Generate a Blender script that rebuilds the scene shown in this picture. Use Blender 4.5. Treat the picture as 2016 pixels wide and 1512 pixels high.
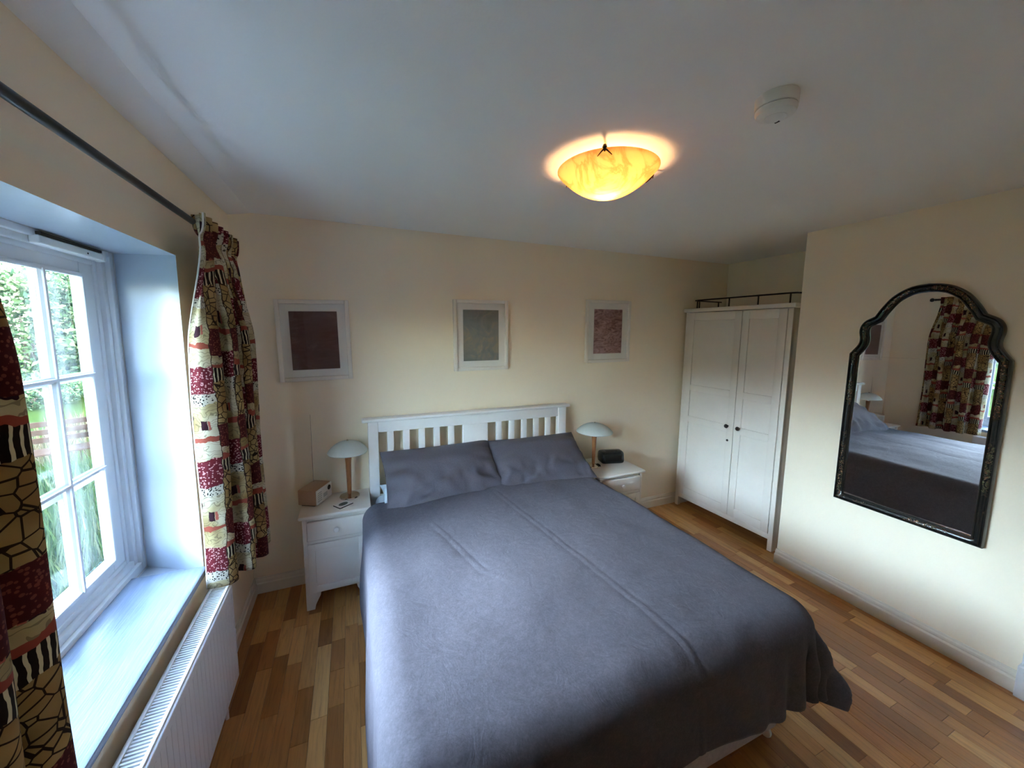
import bpy, bmesh, math, random
import numpy as np
from mathutils import Vector, Matrix, noise as mnoise

# ------------------------------------------------------------------ scene, camera, light
for o in list(bpy.data.objects):
    bpy.data.objects.remove(o)
SC = bpy.context.scene
COL = SC.collection
rnd = random.Random(7)

CAM_F, CAM_YAW, CAM_PITCH, CAM_ROLL = 734.68, 0.39125, -0.11456, 0.00786
CAM_POS = Vector((0.64087, -2.7236, 1.72685))
cam_data = bpy.data.cameras.new('camera')
cam = bpy.data.objects.new('camera', cam_data)
COL.objects.link(cam)
cy, sy, cp, sp = math.cos(CAM_YAW), math.sin(CAM_YAW), math.cos(CAM_PITCH), math.sin(CAM_PITCH)
fw = Vector((sy * cp, cy * cp, sp)); rt = Vector((cy, -sy, 0)); up = rt.cross(fw)
cr, sr = math.cos(CAM_ROLL), math.sin(CAM_ROLL)
rt, up = cr * rt + sr * up, -sr * rt + cr * up
cam.matrix_world = Matrix(((rt.x, up.x, -fw.x, CAM_POS.x), (rt.y, up.y, -fw.y, CAM_POS.y),
                           (rt.z, up.z, -fw.z, CAM_POS.z), (0, 0, 0, 1)))
cam_data.sensor_fit = 'HORIZONTAL'
cam_data.sensor_width = 36
cam_data.lens = CAM_F / 2016 * 36
cam_data.shift_x = 14.285 / 2016
cam_data.shift_y = -19.667 / 2016
cam_data.clip_start = 0.02
SC.camera = cam

world = bpy.data.worlds.new('sky')
SC.world = world
world.use_nodes = True
wn = world.node_tree
bg = wn.nodes['Background']
sky = wn.nodes.new('ShaderNodeTexSky')
sky.sky_type = 'NISHITA'
sky.sun_disc = False
sky.sun_elevation = math.radians(50)
sky.sun_rotation = math.radians(100)
sky.air_density = 1.2
sky.dust_density = 2.0
wn.links.new(sky.outputs[0], bg.inputs[0])
bg.inputs[1].default_value = 1.5

# hazy daylight on the window side of the house
sun_d = bpy.data.lights.new('sun', 'SUN')
sun_d.energy = 7.5
sun_d.angle = math.radians(42)
sun_d.color = (0.66, 0.81, 1.0)
sun = bpy.data.objects.new('sun', sun_d)
COL.objects.link(sun)
sun.rotation_euler = Vector((1.0, 0.0, -0.45)).to_track_quat('-Z', 'Y').to_euler()

SC.view_settings.view_transform = 'Standard'
SC.view_settings.look = 'None'
SC.view_settings.gamma = 1
SC.view_settings.use_curve_mapping = False
SC.view_settings.exposure = 3.0
SC.cycles.max_bounces = 14
SC.cycles.diffuse_bounces = 8
SC.cycles.glossy_bounces = 5
SC.cycles.transmission_bounces = 8
SC.cycles.transparent_max_bounces = 16

# ------------------------------------------------------------------ helpers
def tag(o, label=None, cat=None, group=None, kind=None):
    if label: o['label'] = label
    if cat: o['category'] = cat
    if group: o['group'] = group
    if kind: o['kind'] = kind
    return o

def thing(name, label, cat, loc=(0, 0, 0), rotz=0.0, group=None):
    o = bpy.data.objects.new(name, None)
    o.empty_display_size = 0.05
    COL.objects.link(o)
    o.location = loc
    o.rotation_euler = (0, 0, rotz)
    return tag(o, label, cat, group)

class MB:
    """collects geometry; build() links it as ONE mesh object"""
    def __init__(self):
        self.bm = bmesh.new()
        self.uv = None
    def box(self, x0, x1, y0, y1, z0, z1, bev=0.0, seg=2, mat=None):
        m = Matrix.Translation(((x0 + x1) / 2, (y0 + y1) / 2, (z0 + z1) / 2)) @ \
            Matrix.Diagonal((abs(x1 - x0), abs(y1 - y0), abs(z1 - z0), 1))
        if mat is not None: m = mat @ m
        r = bmesh.ops.create_cube(self.bm, size=1, matrix=m)
        if bev > 0:
            es = set()
            for v in r['verts']: es.update(v.link_edges)
            bmesh.ops.bevel(self.bm, geom=list(es), offset=bev, segments=seg, profile=0.5, affect='EDGES')
        return self
    def poly(self, verts, faces):
        vs = [self.bm.verts.new(v) for v in verts]
        for f in faces:
            try: self.bm.faces.new([vs[i] for i in f])
            except ValueError: pass
        return self
    def tube(self, pts, r, seg=10, cap=True):
        pts = [Vector(p) for p in pts]
        n = len(pts)
        rs = r if isinstance(r, (list, tuple)) else [r] * n
        rings = []
        prev = None
        for i, p in enumerate(pts):
            t = (pts[min(i + 1, n - 1)] - pts[max(i - 1, 0)]).normalized()
            a = Vector((0, 0, 1)) if abs(t.z) < 0.95 else Vector((1, 0, 0))
            if prev is not None: a = prev
            b = t.cross(a).normalized()
            a2 = b.cross(t).normalized()
            prev = a2
            rings.append([self.bm.verts.new(p + rs[i] * (math.cos(2 * math.pi * k / seg) * a2 + math.sin(2 * math.pi * k / seg) * b)) for k in range(seg)])
        for i in range(n - 1):
            for k in range(seg):
                self.bm.faces.new((rings[i][k], rings[i][(k + 1) % seg], rings[i + 1][(k + 1) % seg], rings[i + 1][k]))
        if cap:
            self.bm.faces.new(rings[0][::-1]); self.bm.faces.new(rings[-1])
        return self
    def lathe(self, prof, c=(0, 0, 0), seg=32, axis='Z', close=False):
        rings = []
        for (r, h) in prof:
            ring = []
            for k in range(seg):
                a = 2 * math.pi * k / seg
                if axis == 'Z': v = (c[0] + r * math.cos(a), c[1] + r * math.sin(a), c[2] + h)
                elif axis == 'Y': v = (c[0] + r * math.cos(a), c[1] + h, c[2] + r * math.sin(a))
                else: v = (c[0] + h, c[1] + r * math.cos(a), c[2] + r * math.sin(a))
                ring.append(self.bm.verts.new(v))
            rings.append(ring)
        m = len(rings)
        for i in range(m - 1 + (1 if close else 0)):
            A, B = rings[i], rings[(i + 1) % m]
            for k in range(seg):
                self.bm.faces.new((A[k], A[(k + 1) % seg], B[(k + 1) % seg], B[k]))
        if not close:
            if prof[0][0] > 1e-6: self.bm.faces.new(rings[0][::-1])
            if prof[-1][0] > 1e-6: self.bm.faces.new(rings[-1])
        return self
    def prism(self, outline, axis, a, b):
        """extrude a closed 2-D outline along an axis from a to b"""
        def P(u, v, w):
            return {'X': (w, u, v), 'Y': (u, w, v), 'Z': (u, v, w)}[axis]
        A = [self.bm.verts.new(P(u, v, a)) for u, v in outline]
        B = [self.bm.verts.new(P(u, v, b)) for u, v in outline]
        n = len(A)
        for i in range(n):
            self.bm.faces.new((A[i], A[(i + 1) % n], B[(i + 1) % n], B[i]))
        self.bm.faces.new(A[::-1]); self.bm.faces.new(B)
        return self
    def build(self, name, mat, parent=None, smooth=False, kind=None, label=None):
        bmesh.ops.remove_doubles(self.bm, verts=self.bm.verts, dist=1e-6)
        bmesh.ops.recalc_face_normals(self.bm, faces=self.bm.faces)
        me = bpy.data.meshes.new(name)
        self.bm.to_mesh(me); self.bm.free()
        if mat: me.materials.append(mat)
        if smooth:
            me.polygons.foreach_set('use_smooth', [True] * len(me.polygons))
            if smooth != 'all':
                try: me.set_sharp_from_angle(angle=math.radians(38))
                except Exception: pass
        o = bpy.data.objects.new(name, me)
        COL.objects.link(o)
        if parent: o.parent = parent
        if kind: o['kind'] = kind
        if label: o['label'] = label
        return o

def grid_mesh(name, V, nu, nv, mat, parent=None, uv=None, closed_u=False):
    """V: (nv, nu, 3) array of points"""
    me = bpy.data.meshes.new(name)
    V = np.asarray(V, dtype=float)
    idx = np.arange(nu * nv).reshape(nv, nu)
    a, b, c, d = idx[:-1, :-1], idx[:-1, 1:], idx[1:, 1:], idx[1:, :-1]
    F = np.stack([a, b, c, d], -1).reshape(-1, 4)
    me.from_pydata(V.reshape(-1, 3).tolist(), [], F.tolist())
    if uv is not None:
        l = me.uv_layers.new(name='UVMap')
        li = np.empty(len(me.loops), dtype=np.int32)
        me.loops.foreach_get('vertex_index', li)
        l.data.foreach_set('uv', np.asarray(uv, dtype=float).reshape(-1, 2)[li].ravel())
    me.polygons.foreach_set('use_smooth', [True] * len(me.polygons))
    me.materials.append(mat)
    o = bpy.data.objects.new(name, me)
    COL.objects.link(o)
    if parent: o.parent = parent
    return o

def tree_copy(src, loc=None, label=None, group=None):
    r = src.copy(); COL.objects.link(r)
    if loc is not None: r.location = loc
    if label: r['label'] = label
    if group: r['group'] = group
    for ch in list(src.children):
        c = ch.copy(); COL.objects.link(c); c.parent = r
        for g in list(ch.children):
            d = g.copy(); COL.objects.link(d); d.parent = c
    return r

# ------------------------------------------------------------------ materials
class NT:
    def __init__(self, name):
        self.m = bpy.data.materials.new(name)
        self.m.use_nodes = True
        self.t = self.m.node_tree
        self.b = self.t.nodes['Principled BSDF']
        self.out = self.t.nodes['Material Output']
    def n(self, typ, **kw):
        nd = self.t.nodes.new(typ)
        for k, v in kw.items(): setattr(nd, k, v)
        return nd
    def set(self, sock, v):
        if hasattr(v, 'is_linked') or isinstance(v, bpy.types.NodeSocket): self.t.links.new(v, sock)
        elif isinstance(v, (tuple, list)) and len(v) == 3 and sock.type == 'RGBA': sock.default_value = (*v, 1)
        else: sock.default_value = v
    def math(self, op, a, b=None, c=None, clamp=False):
        nd = self.n('ShaderNodeMath', operation=op, use_clamp=clamp)
        self.set(nd.inputs[0], a)
        if b is not None: self.set(nd.inputs[1], b)
        if c is not None: self.set(nd.inputs[2], c)
        return nd.outputs[0]
    def mix(self, f, a, b, blend='MIX'):
        nd = self.n('ShaderNodeMix', data_type='RGBA', blend_type=blend)
        self.set(nd.inputs['Factor'], f)
        self.set(nd.inputs[6], a); self.set(nd.inputs[7], b)
        return nd.outputs[2]
    def coord(self, kind='Object', scale=(1, 1, 1), loc=None):
        tc = self.n('ShaderNodeTexCoord')
        mp = self.n('ShaderNodeMapping')
        mp.inputs['Scale'].default_value = scale
        if loc is not None: self.set(mp.inputs['Location'], loc)
        self.t.links.new(tc.outputs[kind], mp.inputs[0])
        return mp.outputs[0]
    def noise(self, vec, scale, detail=4, rough=0.55, dist=0.0, out=0):
        nd = self.n('ShaderNodeTexNoise')
        self.set(nd.inputs['Vector'], vec)
        nd.inputs['Scale'].default_value = scale
        nd.inputs['Detail'].default_value = detail
        nd.inputs['Roughness'].default_value = rough
        nd.inputs['Distortion'].default_value = dist
        return nd.outputs[out]
    def vor(self, vec, scale, feature='F1', out='Distance', rand=1.0):
        nd = self.n('ShaderNodeTexVoronoi', feature=feature)
        self.set(nd.inputs['Vector'], vec)
        nd.inputs['Scale'].default_value = scale
        nd.inputs['Randomness'].default_value = rand
        return nd.outputs[out]
    def ramp(self, f, stops, interp='LINEAR'):
        nd = self.n('ShaderNodeValToRGB')
        cr_ = nd.color_ramp
        cr_.interpolation = interp
        while len(cr_.elements) < len(stops): cr_.elements.new(0.5)
        for e, (p, c) in zip(cr_.elements, stops):
            e.position = p
            e.color = (*c, 1) if len(c) == 3 else c
        self.set(nd.inputs[0], f)
        return nd.outputs[0]
    def bump(self, h, strength=0.2, dist=0.01):
        nd = self.n('ShaderNodeBump')
        nd.inputs['Strength'].default_value = strength
        nd.inputs['Distance'].default_value = dist
        self.set(nd.inputs['Height'], h)
        self.t.links.new(nd.outputs[0], self.b.inputs['Normal'])
    def base(self, color=None, rough=0.5, metal=0.0, spec=0.5, **kw):
        if color is not None: self.set(self.b.inputs['Base Color'], color)
        self.set(self.b.inputs['Roughness'], rough)
        self.b.inputs['Metallic'].default_value = metal
        self.b.inputs['Specular IOR Level'].default_value = spec
        for k, v in kw.items(): self.set(self.b.inputs[k.replace('_', ' ')], v)
        return self

def plain(name, color, rough=0.5, metal=0.0, spec=0.5, var=0.06, scale=8, bump=0.0, bscale=60, **kw):
    t = NT(name)
    v = t.coord('Object')
    n = t.noise(v, scale, 3)
    dark = tuple(c * (1 - var) for c in color); lite = tuple(min(1, c * (1 + var)) for c in color)
    t.base(t.ramp(n, [(0.3, dark), (0.7, lite)]), rough, metal, spec, **kw)
    if bump: t.bump(t.noise(v, bscale, 4), bump, 0.004)
    return t.m

def wall_paint(name, color):
    t = NT(name)
    v = t.coord('Object')
    n = t.noise(v, 1.3, 4)
    c = t.ramp(n, [(0.3, tuple(x * 0.97 for x in color)), (0.7, color)])
    t.base(c, 0.75, spec=0.25)
    a = t.noise(v, 3.0, 5); b = t.noise(v, 140, 3)
    t.bump(t.math('ADD', t.math('MULTIPLY', a, 1.0), t.math('MULTIPLY', b, 0.08)), 0.35, 0.012)
    return t.m

M = {}
M['wall'] = wall_paint('cream_wall_paint', (0.88, 0.78, 0.61))
M['ceil'] = wall_paint('white_ceiling_paint', (0.90, 0.885, 0.85))
M['reveal'] = plain('sky_toned_gloss_paint', (0.40, 0.44, 0.50), 0.28, var=0.03, bump=0.12, bscale=30)  # white paint darkened and blued: softer sky light put into the colour
M['trim'] = plain('cream_gloss_trim', (0.76, 0.72, 0.62), 0.32, var=0.04, bump=0.05)
M['winwhite'] = plain('window_white_paint', (0.70, 0.71, 0.73), 0.35, var=0.03, bump=0.06, bscale=40)
M['outer_paint'] = plain('shade_grey_outer_paint', (0.30, 0.32, 0.35), 0.5, var=0.04)  # grey stands in for shade on the white outer sash
M['white'] = plain('white_furniture_lacquer', (0.76, 0.71, 0.63), 0.38, var=0.02, bump=0.04, bscale=40)
M['headw'] = plain('white_headboard_lacquer', (0.82, 0.81, 0.80), 0.35, var=0.02, bump=0.04, bscale=40)
M['radw'] = plain('radiator_enamel', (0.78, 0.76, 0.74), 0.35, var=0.02)
M['black'] = plain('black_iron', (0.012, 0.011, 0.011), 0.35, metal=0.3, var=0.2)
M['dark_metal'] = plain('dark_bronze', (0.045, 0.03, 0.02), 0.4, metal=0.6, var=0.2)
M['knob_dark'] = plain('dark_wood_knob', (0.02, 0.014, 0.012), 0.3, var=0.2)
M['porcelain'] = plain('porcelain', (0.82, 0.80, 0.76), 0.18, var=0.02)
M['chrome'] = plain('polished_nickel', (0.62, 0.57, 0.50), 0.16, metal=1.0, var=0.05)
M['brass_pan'] = plain('brushed_brass', (0.45, 0.30, 0.14), 0.45, metal=0.8, var=0.1)
M['plastic_w'] = plain('white_plastic', (0.78, 0.77, 0.73), 0.45, var=0.02)
M['plastic_b'] = plain('black_plastic', (0.012, 0.013, 0.013), 0.25, var=0.2)
M['darkglass'] = plain('dark_display', (0.004, 0.004, 0.005), 0.06, var=0.1)
M['slot'] = plain('dark_gap', (0.03, 0.025, 0.02), 0.9, var=0.1)
M['mat'] = plain('mount_board', (0.82, 0.81, 0.76), 0.9, var=0.02)
M['divan'] = plain('divan_fabric', (0.42, 0.37, 0.37), 0.9, spec=0.1, var=0.08, scale=60, bump=0.2, bscale=300)
M['sheet'] = plain('pale_blue_cotton', (0.72, 0.80, 0.86), 0.85, spec=0.15, var=0.03, bump=0.15, bscale=200)
M['render_wall'] = plain('outside_wall_render', (0.72, 0.70, 0.66), 0.9, var=0.08, bump=0.3, bscale=30)

def wood(name, c0, c1, rough=0.35, scale=(1, 1, 12), spec=0.5):
    t = NT(name)
    v = t.coord('Object', scale)
    n = t.noise(v, 9, 5, 0.6, 0.6)
    t.base(t.ramp(n, [(0.25, c0), (0.75, c1)]), rough, spec=spec)
    t.bump(n, 0.08, 0.002)
    return t.m
M['cherry'] = wood('cherry_wood', (0.27, 0.10, 0.035), (0.42, 0.18, 0.07), 0.3, (40, 40, 3))
M['radiowood'] = wood('radio_beech_veneer', (0.44, 0.25, 0.15), (0.56, 0.34, 0.21), 0.4, (3, 30, 30))
M['benchwood'] = wood('weathered_bench_wood', (0.012, 0.0075, 0.0045), (0.026, 0.016, 0.010), 0.9, (6, 6, 30), 0.05)

def plank_mat():
    t = NT('oak_strip_varnish')
    oi = t.n('ShaderNodeObjectInfo')
    rv = oi.outputs['Random']
    comb = t.n('ShaderNodeCombineXYZ')
    t.set(comb.inputs[0], t.math('MULTIPLY', rv, 37.0)); t.set(comb.inputs[1], t.math('MULTIPLY', rv, 91.0)); t.set(comb.inputs[2], t.math('MULTIPLY', rv, 13.0))
    v = t.coord('Object', (1, 1, 1), comb.outputs[0])
    st = t.n('ShaderNodeMapping'); st.inputs['Scale'].default_value = (34, 2.4, 34)
    t.t.links.new(v, st.inputs[0])
    grain = t.noise(st.outputs[0], 2.2, 6, 0.62, 0.8)
    tone = t.ramp(rv, [(0.0, (0.28, 0.110, 0.028)), (0.25, (0.41, 0.172, 0.046)), (0.55, (0.51, 0.238, 0.070)), (0.82, (0.62, 0.322, 0.108)), (1.0, (0.68, 0.395, 0.150))])
    g = t.ramp(grain, [(0.25, (0.62, 0.60, 0.58)), (0.5, (1, 1, 1)), (0.8, (1.18, 1.16, 1.12))])
    c = t.mix(1.0, tone, g, 'MULTIPLY')
    kn = t.vor(v, 3.1)
    c = t.mix(t.ramp(kn, [(0.0, (0.75,) * 3), (0.055, (0,) * 3)]), c, (0.035, 0.016, 0.007))
    t.base(c, t.ramp(grain, [(0.2, (0.36,) * 3), (0.8, (0.26,) * 3)]), spec=0.45)
    t.bump(grain, 0.05, 0.002)
    return t.m
M['plank'] = plank_mat()

def duvet_mat():
    t = NT('slate_blue_brushed_cotton')
    v = t.coord('Object')
    sp = t.noise(v, 150, 3, 0.7)
    sp2 = t.noise(v, 42, 4, 0.65)
    f = t.math('ADD', t.math('MULTIPLY', sp, 0.6), t.math('MULTIPLY', sp2, 0.4))
    c = t.ramp(f, [(0.3, (0.062, 0.056, 0.067)), (0.5, (0.081, 0.074, 0.087)), (0.72, (0.110, 0.102, 0.117))])
    t.base(c, 0.88, spec=0.15, Sheen_Weight=0.08, Sheen_Roughness=0.5, Sheen_Tint=(0.8, 0.8, 0.9, 1))
    wr = t.noise(v, 11, 5, 0.6, 1.2)
    t.bump(t.math('ADD', t.math('MULTIPLY', sp, 0.12), wr), 0.4, 0.008)
    return t.m
M['duvet'] = duvet_mat()
def pillow_mat():
    t = NT('slate_grey_pillow_cotton')
    v = t.coord('Object')
    sp = t.noise(v, 150, 3, 0.7)
    c = t.ramp(sp, [(0.3, (0.088, 0.081, 0.098)), (0.7, (0.116, 0.107, 0.127))])
    t.base(c, 0.8, spec=0.2, Sheen_Weight=0.1, Sheen_Roughness=0.5)
    t.bump(t.noise(v, 14, 5, 0.6, 1.0), 0.3, 0.006)
    return t.m
M['pillow'] = pillow_mat()

def curtain_mat():
    t = NT('printed_town_curtain_cotton')
    tc = t.n('ShaderNodeTexCoord')
    uv = tc.outputs['UV']
    wn_ = t.noise(uv, 14, 3)
    wob = t.math('MULTIPLY', t.math('SUBTRACT', wn_, 0.5), 0.34)
    sx = t.n('ShaderNodeSeparateXYZ'); t.t.links.new(uv, sx.inputs[0])
    u = t.math('ADD', t.math('DIVIDE', sx.outputs[0], 0.088), wob)
    col = t.math('FLOOR', u)
    fu = t.math('FRACT', u)
    par = t.math('MODULO', col, 2.0)
    par = t.math('ABSOLUTE', par)
    wno = t.n('ShaderNodeTexWhiteNoise', noise_dimensions='1D'); t.set(wno.inputs['W'], col)
    off = t.math('ADD', t.math('MULTIPLY', col, 0.37), t.math('MULTIPLY', wno.outputs[0], 0.35))
    vv = t.math('ADD', t.math('ADD', t.math('DIVIDE', sx.outputs[1], 0.385), off), t.math('MULTIPLY', wob, 0.45))
    fv = t.math('FRACT', vv)
    def band(x, a, b):
        return t.math('MULTIPLY', t.math('GREATER_THAN', x, a), t.math('LESS_THAN', x, b))
    dots = t.math('LESS_THAN', t.vor(uv, 120, rand=0.8), 0.38)
    tone = t.noise(uv, 6, 2)
    cream = t.ramp(tone, [(0.32, (0.26, 0.17, 0.065)), (0.46, (0.42, 0.34, 0.18)), (0.62, (0.55, 0.49, 0.36))])
    # column kind A : cream towers with a window over a field of dotted red
    lines = t.n('ShaderNodeTexWave'); lines.bands_direction = 'Y'
    t.set(lines.inputs['Vector'], uv); lines.inputs['Scale'].default_value = 18; lines.inputs['Distortion'].default_value = 22
    lines.inputs['Detail'].default_value = 2
    ink = t.math('LESS_THAN', lines.outputs['Fac'], 0.09)
    A = t.mix(t.math('MULTIPLY', ink, 0.55), cream, (0.09, 0.065, 0.04))
    A = t.mix(band(fv, 0.60, 0.650), A, (0.28, 0.065, 0.042))
    A = t.mix(t.math('MULTIPLY', band(fv, 0.72, 0.83), band(fu, 0.34, 0.60)), A, (0.035, 0.010, 0.016))
    A = t.mix(t.math('MULTIPLY', band(fv, 0.72, 0.83), band(fu, 0.62, 0.72)), A, (0.38, 0.10, 0.07))
    red = t.mix(dots, (0.115, 0.012, 0.018), (0.52, 0.25, 0.24))
    seeds = t.mix(dots, (0.50, 0.45, 0.36), (0.018, 0.014, 0.014))
    A = t.mix(t.math('LESS_THAN', fv, 0.40), A, red)
    A = t.mix(band(fv, 0.0, 0.11), A, seeds)
    # column kind B : golden stones with dark outlines, fan leaves
    ed = t.vor(uv, 36, 'DISTANCE_TO_EDGE')
    gold = t.ramp(tone, [(0.35, (0.22, 0.12, 0.04)), (0.65, (0.42, 0.29, 0.12))])
    B = t.mix(t.math('LESS_THAN', ed, 0.05), gold, (0.03, 0.016, 0.008))
    w2 = t.n('ShaderNodeTexWave'); w2.bands_direction = 'X'
    t.set(w2.inputs['Vector'], uv); w2.inputs['Scale'].default_value = 22; w2.inputs['Distortion'].default_value = 3
    fan = t.mix(t.math('GREATER_THAN', w2.outputs['Fac'], 0.72), (0.022, 0.013, 0.009), (0.58, 0.50, 0.32))
    B = t.mix(band(fv, 0.46, 0.60), B, fan)
    B = t.mix(band(fv, 0.60, 0.73), B, A)
    B = t.mix(t.math('GREATER_THAN', fv, 0.73), B, t.mix(dots, (0.075, 0.012, 0.012), (0.20, 0.055, 0.035)))
    c = t.mix(t.math('GREATER_THAN', par, 0.5), A, B)
    c = t.mix(t.math('LESS_THAN', fu, 0.035), c, (0.05, 0.025, 0.015))
    c = t.mix(t.math('LESS_THAN', sx.outputs[0], 0.004), c, (0.70, 0.66, 0.60))
    t.base(c, 0.85, spec=0.15)
    t.bump(t.noise(uv, 600, 2), 0.12, 0.002)
    tr = t.n('ShaderNodeBsdfTranslucent'); t.set(tr.inputs[0], c)
    mx = t.n('ShaderNodeMixShader'); mx.inputs[0].default_value = 0.14
    t.t.links.new(t.b.outputs[0], mx.inputs[1]); t.t.links.new(tr.outputs[0], mx.inputs[2])
    t.t.links.new(mx.outputs[0], t.out.inputs[0])
    return t.m
M['curtain'] = curtain_mat()

def glass_pane_mat(name, tint=(0.97, 0.985, 0.98), refl=0.35):
    t = NT(name)
    t.t.nodes.remove(t.b)
    tr = t.n('ShaderNodeBsdfTransparent'); tr.inputs[0].default_value = (*tint, 1)
    gl = t.n('ShaderNodeBsdfGlossy'); gl.inputs['Roughness'].default_value = 0.01
    fr = t.n('ShaderNodeFresnel')
    ge = t.n('ShaderNodeNewGeometry')       # same reflectance on entering and leaving the thin pane
    t.set(fr.inputs[0], t.math('ADD', 1.45, t.math('MULTIPLY', ge.outputs['Backfacing'], 1 / 1.45 - 1.45)))
    f = t.math('MULTIPLY', fr.outputs[0], refl)
    mx = t.n('ShaderNodeMixShader')
    t.t.links.new(f, mx.inputs[0]); t.t.links.new(tr.outputs[0], mx.inputs[1]); t.t.links.new(gl.outputs[0], mx.inputs[2])
    t.t.links.new(mx.outputs[0], t.out.inputs[0])
    return t.m
M['pane'] = glass_pane_mat('window_glass')
M['picglass'] = glass_pane_mat('picture_glass', (0.98, 0.98, 0.98), 0.8)

def frosted_mat(name, col, trans, gloss_rough=0.15):
    """frosted glass: part diffuse, part light passing through"""
    t = NT(name)
    v = t.coord('Object')
    n = t.noise(v, 5, 5, 0.6, 1.5)
    vc = (0.80, 0.74, 0.64) if 'bowl' in name else (0.97, 0.97, 0.97)
    vein = t.ramp(n, [(0.44, (1, 1, 1)), (0.50, vc), (0.56, (1, 1, 1))])
    c = t.mix(1.0, col, vein, 'MULTIPLY')
    t.base(c, gloss_rough, spec=0.5)
    tr = t.n('ShaderNodeBsdfTranslucent'); t.set(tr.inputs[0], c)
    tp = t.n('ShaderNodeBsdfTransparent')
    m1 = t.n('ShaderNodeMixShader'); m1.inputs[0].default_value = trans
    t.t.links.new(t.b.outputs[0], m1.inputs[1]); t.t.links.new(tr.outputs[0], m1.inputs[2])
    m2 = t.n('ShaderNodeMixShader'); m2.inputs[0].default_value = 0.22 if 'shade' in name else 0.02
    t.t.links.new(m1.outputs[0], m2.inputs[1]); t.t.links.new(tp.outputs[0], m2.inputs[2])
    t.t.links.new(m2.outputs[0], t.out.inputs[0])
    return t.m
M['alabaster'] = frosted_mat('alabaster_glass_bowl', (0.88, 0.70, 0.44), 0.60)
M['shade'] = frosted_mat('frosted_shade_glass', (0.80, 0.86, 0.83), 0.45)

t = NT('mirror_silver'); t.base((0.86, 0.86, 0.85), 0.006, metal=1.0)
v = t.coord('Object')
t.set(t.b.inputs['Base Color'], t.ramp(t.noise(v, 3, 2), [(0.3, (0.84, 0.84, 0.83)), (0.7, (0.88, 0.88, 0.87))]))
M['mirror'] = t.m

def lacquer_mat():
    t = NT('black_lacquer_with_painted_flowers')
    v = t.coord('Object')
    big = t.noise(v, 4.5, 2, 0.5)
    fl = t.vor(v, 62)
    sp = t.noise(v, 75, 3, 0.7, 1.5)
    mask = t.math('MULTIPLY', t.ramp(big, [(0.47, (0,) * 3), (0.56, (1,) * 3)]), t.ramp(sp, [(0.48, (0,) * 3), (0.60, (1,) * 3)]))
    gilt = t.ramp(fl, [(0.0, (0.42, 0.30, 0.16)), (0.35, (0.20, 0.075, 0.04)), (0.6, (0.11, 0.10, 0.045))])
    c = t.mix(mask, (0.010, 0.010, 0.009), gilt)
    t.base(c, 0.22, spec=0.6)
    t.bump(sp, 0.08, 0.002)
    return t.m
M['lacquer'] = lacquer_mat()
M['lacquer_plain'] = plain('black_lacquer_moulding', (0.010, 0.010, 0.009), 0.2, spec=0.6, var=0.15)

def print_mat(name, stops, scale, stretch, dist):
    t = NT(name)
    v = t.coord('Object', stretch)
    n = t.noise(v, scale, 6, 0.6, dist)
    t.base(t.ramp(n, stops), 0.8, spec=0.2)
    return t.m
M['print_plum'] = print_mat('plum_abstract_print', [(0.35, (0.120, 0.062, 0.062)), (0.55, (0.145, 0.080, 0.078)), (0.72, (0.21, 0.125, 0.12))], 4, (2, 2, 6), 1.5)
M['print_grey'] = print_mat('grey_abstract_print', [(0.30, (0.20, 0.215, 0.205)), (0.50, (0.255, 0.265, 0.25)), (0.60, (0.33, 0.29, 0.23)), (0.72, (0.42, 0.35, 0.28))], 9, (1, 1, 1), 1.5)
M['print_mauve'] = print_mat('mauve_swirl_print', [(0.36, (0.17, 0.075, 0.080)), (0.5, (0.36, 0.215, 0.215)), (0.62, (0.50, 0.33, 0.32))], 9, (1, 1, 2.2), 2.5)

def leaf_mat(name, stops, tr=0.16):
    t = NT(name)
    g = t.n('ShaderNodeNewGeometry')
    c = t.ramp(g.outputs['Random Per Island'], stops)
    t.base(c, 0.9, spec=0.03)
    tl = t.n('ShaderNodeBsdfTranslucent'); t.set(tl.inputs[0], c)
    mx = t.n('ShaderNodeMixShader'); mx.inputs[0].default_value = tr
    t.t.links.new(t.b.outputs[0], mx.inputs[1]); t.t.links.new(tl.outputs[0], mx.inputs[2])
    t.t.links.new(mx.outputs[0], t.out.inputs[0])
    return t.m
M['leaf_dark'] = leaf_mat('dark_hedge_leaves', [(0, (0.0084, 0.021, 0.0119)), (0.5, (0.0231, 0.0476, 0.0189)), (1, (0.063, 0.0875, 0.042))])
M['leaf_pale'] = leaf_mat('pale_shrub_leaves', [(0, (0.021, 0.0462, 0.021)), (0.5, (0.0525, 0.0875, 0.0364)), (1, (0.119, 0.14, 0.0735))])
M['blade'] = leaf_mat('grass_blades', [(0, (0.007, 0.0189, 0.007)), (0.6, (0.0154, 0.0315, 0.0126)), (1, (0.0385, 0.0504, 0.0252))])
M['straw'] = leaf_mat('dry_grass_blades', [(0, (0.028, 0.0252, 0.0112)), (0.6, (0.0525, 0.0448, 0.0252)), (1, (0.077, 0.0665, 0.0434))])
def lawn_mat():
    t = NT('mown_lawn')
    v = t.coord('Object')
    n = t.noise(v, 0.9, 5); n2 = t.noise(v, 40, 4, 0.7)
    c = t.mix(n2, t.ramp(n, [(0.3, (0.0055, 0.016, 0.0015)), (0.7, (0.013, 0.028, 0.004))]), (0.015, 0.024, 0.006))
    t.base(c, 1.0, spec=0.0)
    t.bump(n2, 0.6, 0.03)
    return t.m
M['lawn'] = lawn_mat()
M['bark'] = plain('bark', (0.10, 0.07, 0.05), 0.9, var=0.3, scale=20, bump=0.5, bscale=40)

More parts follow.
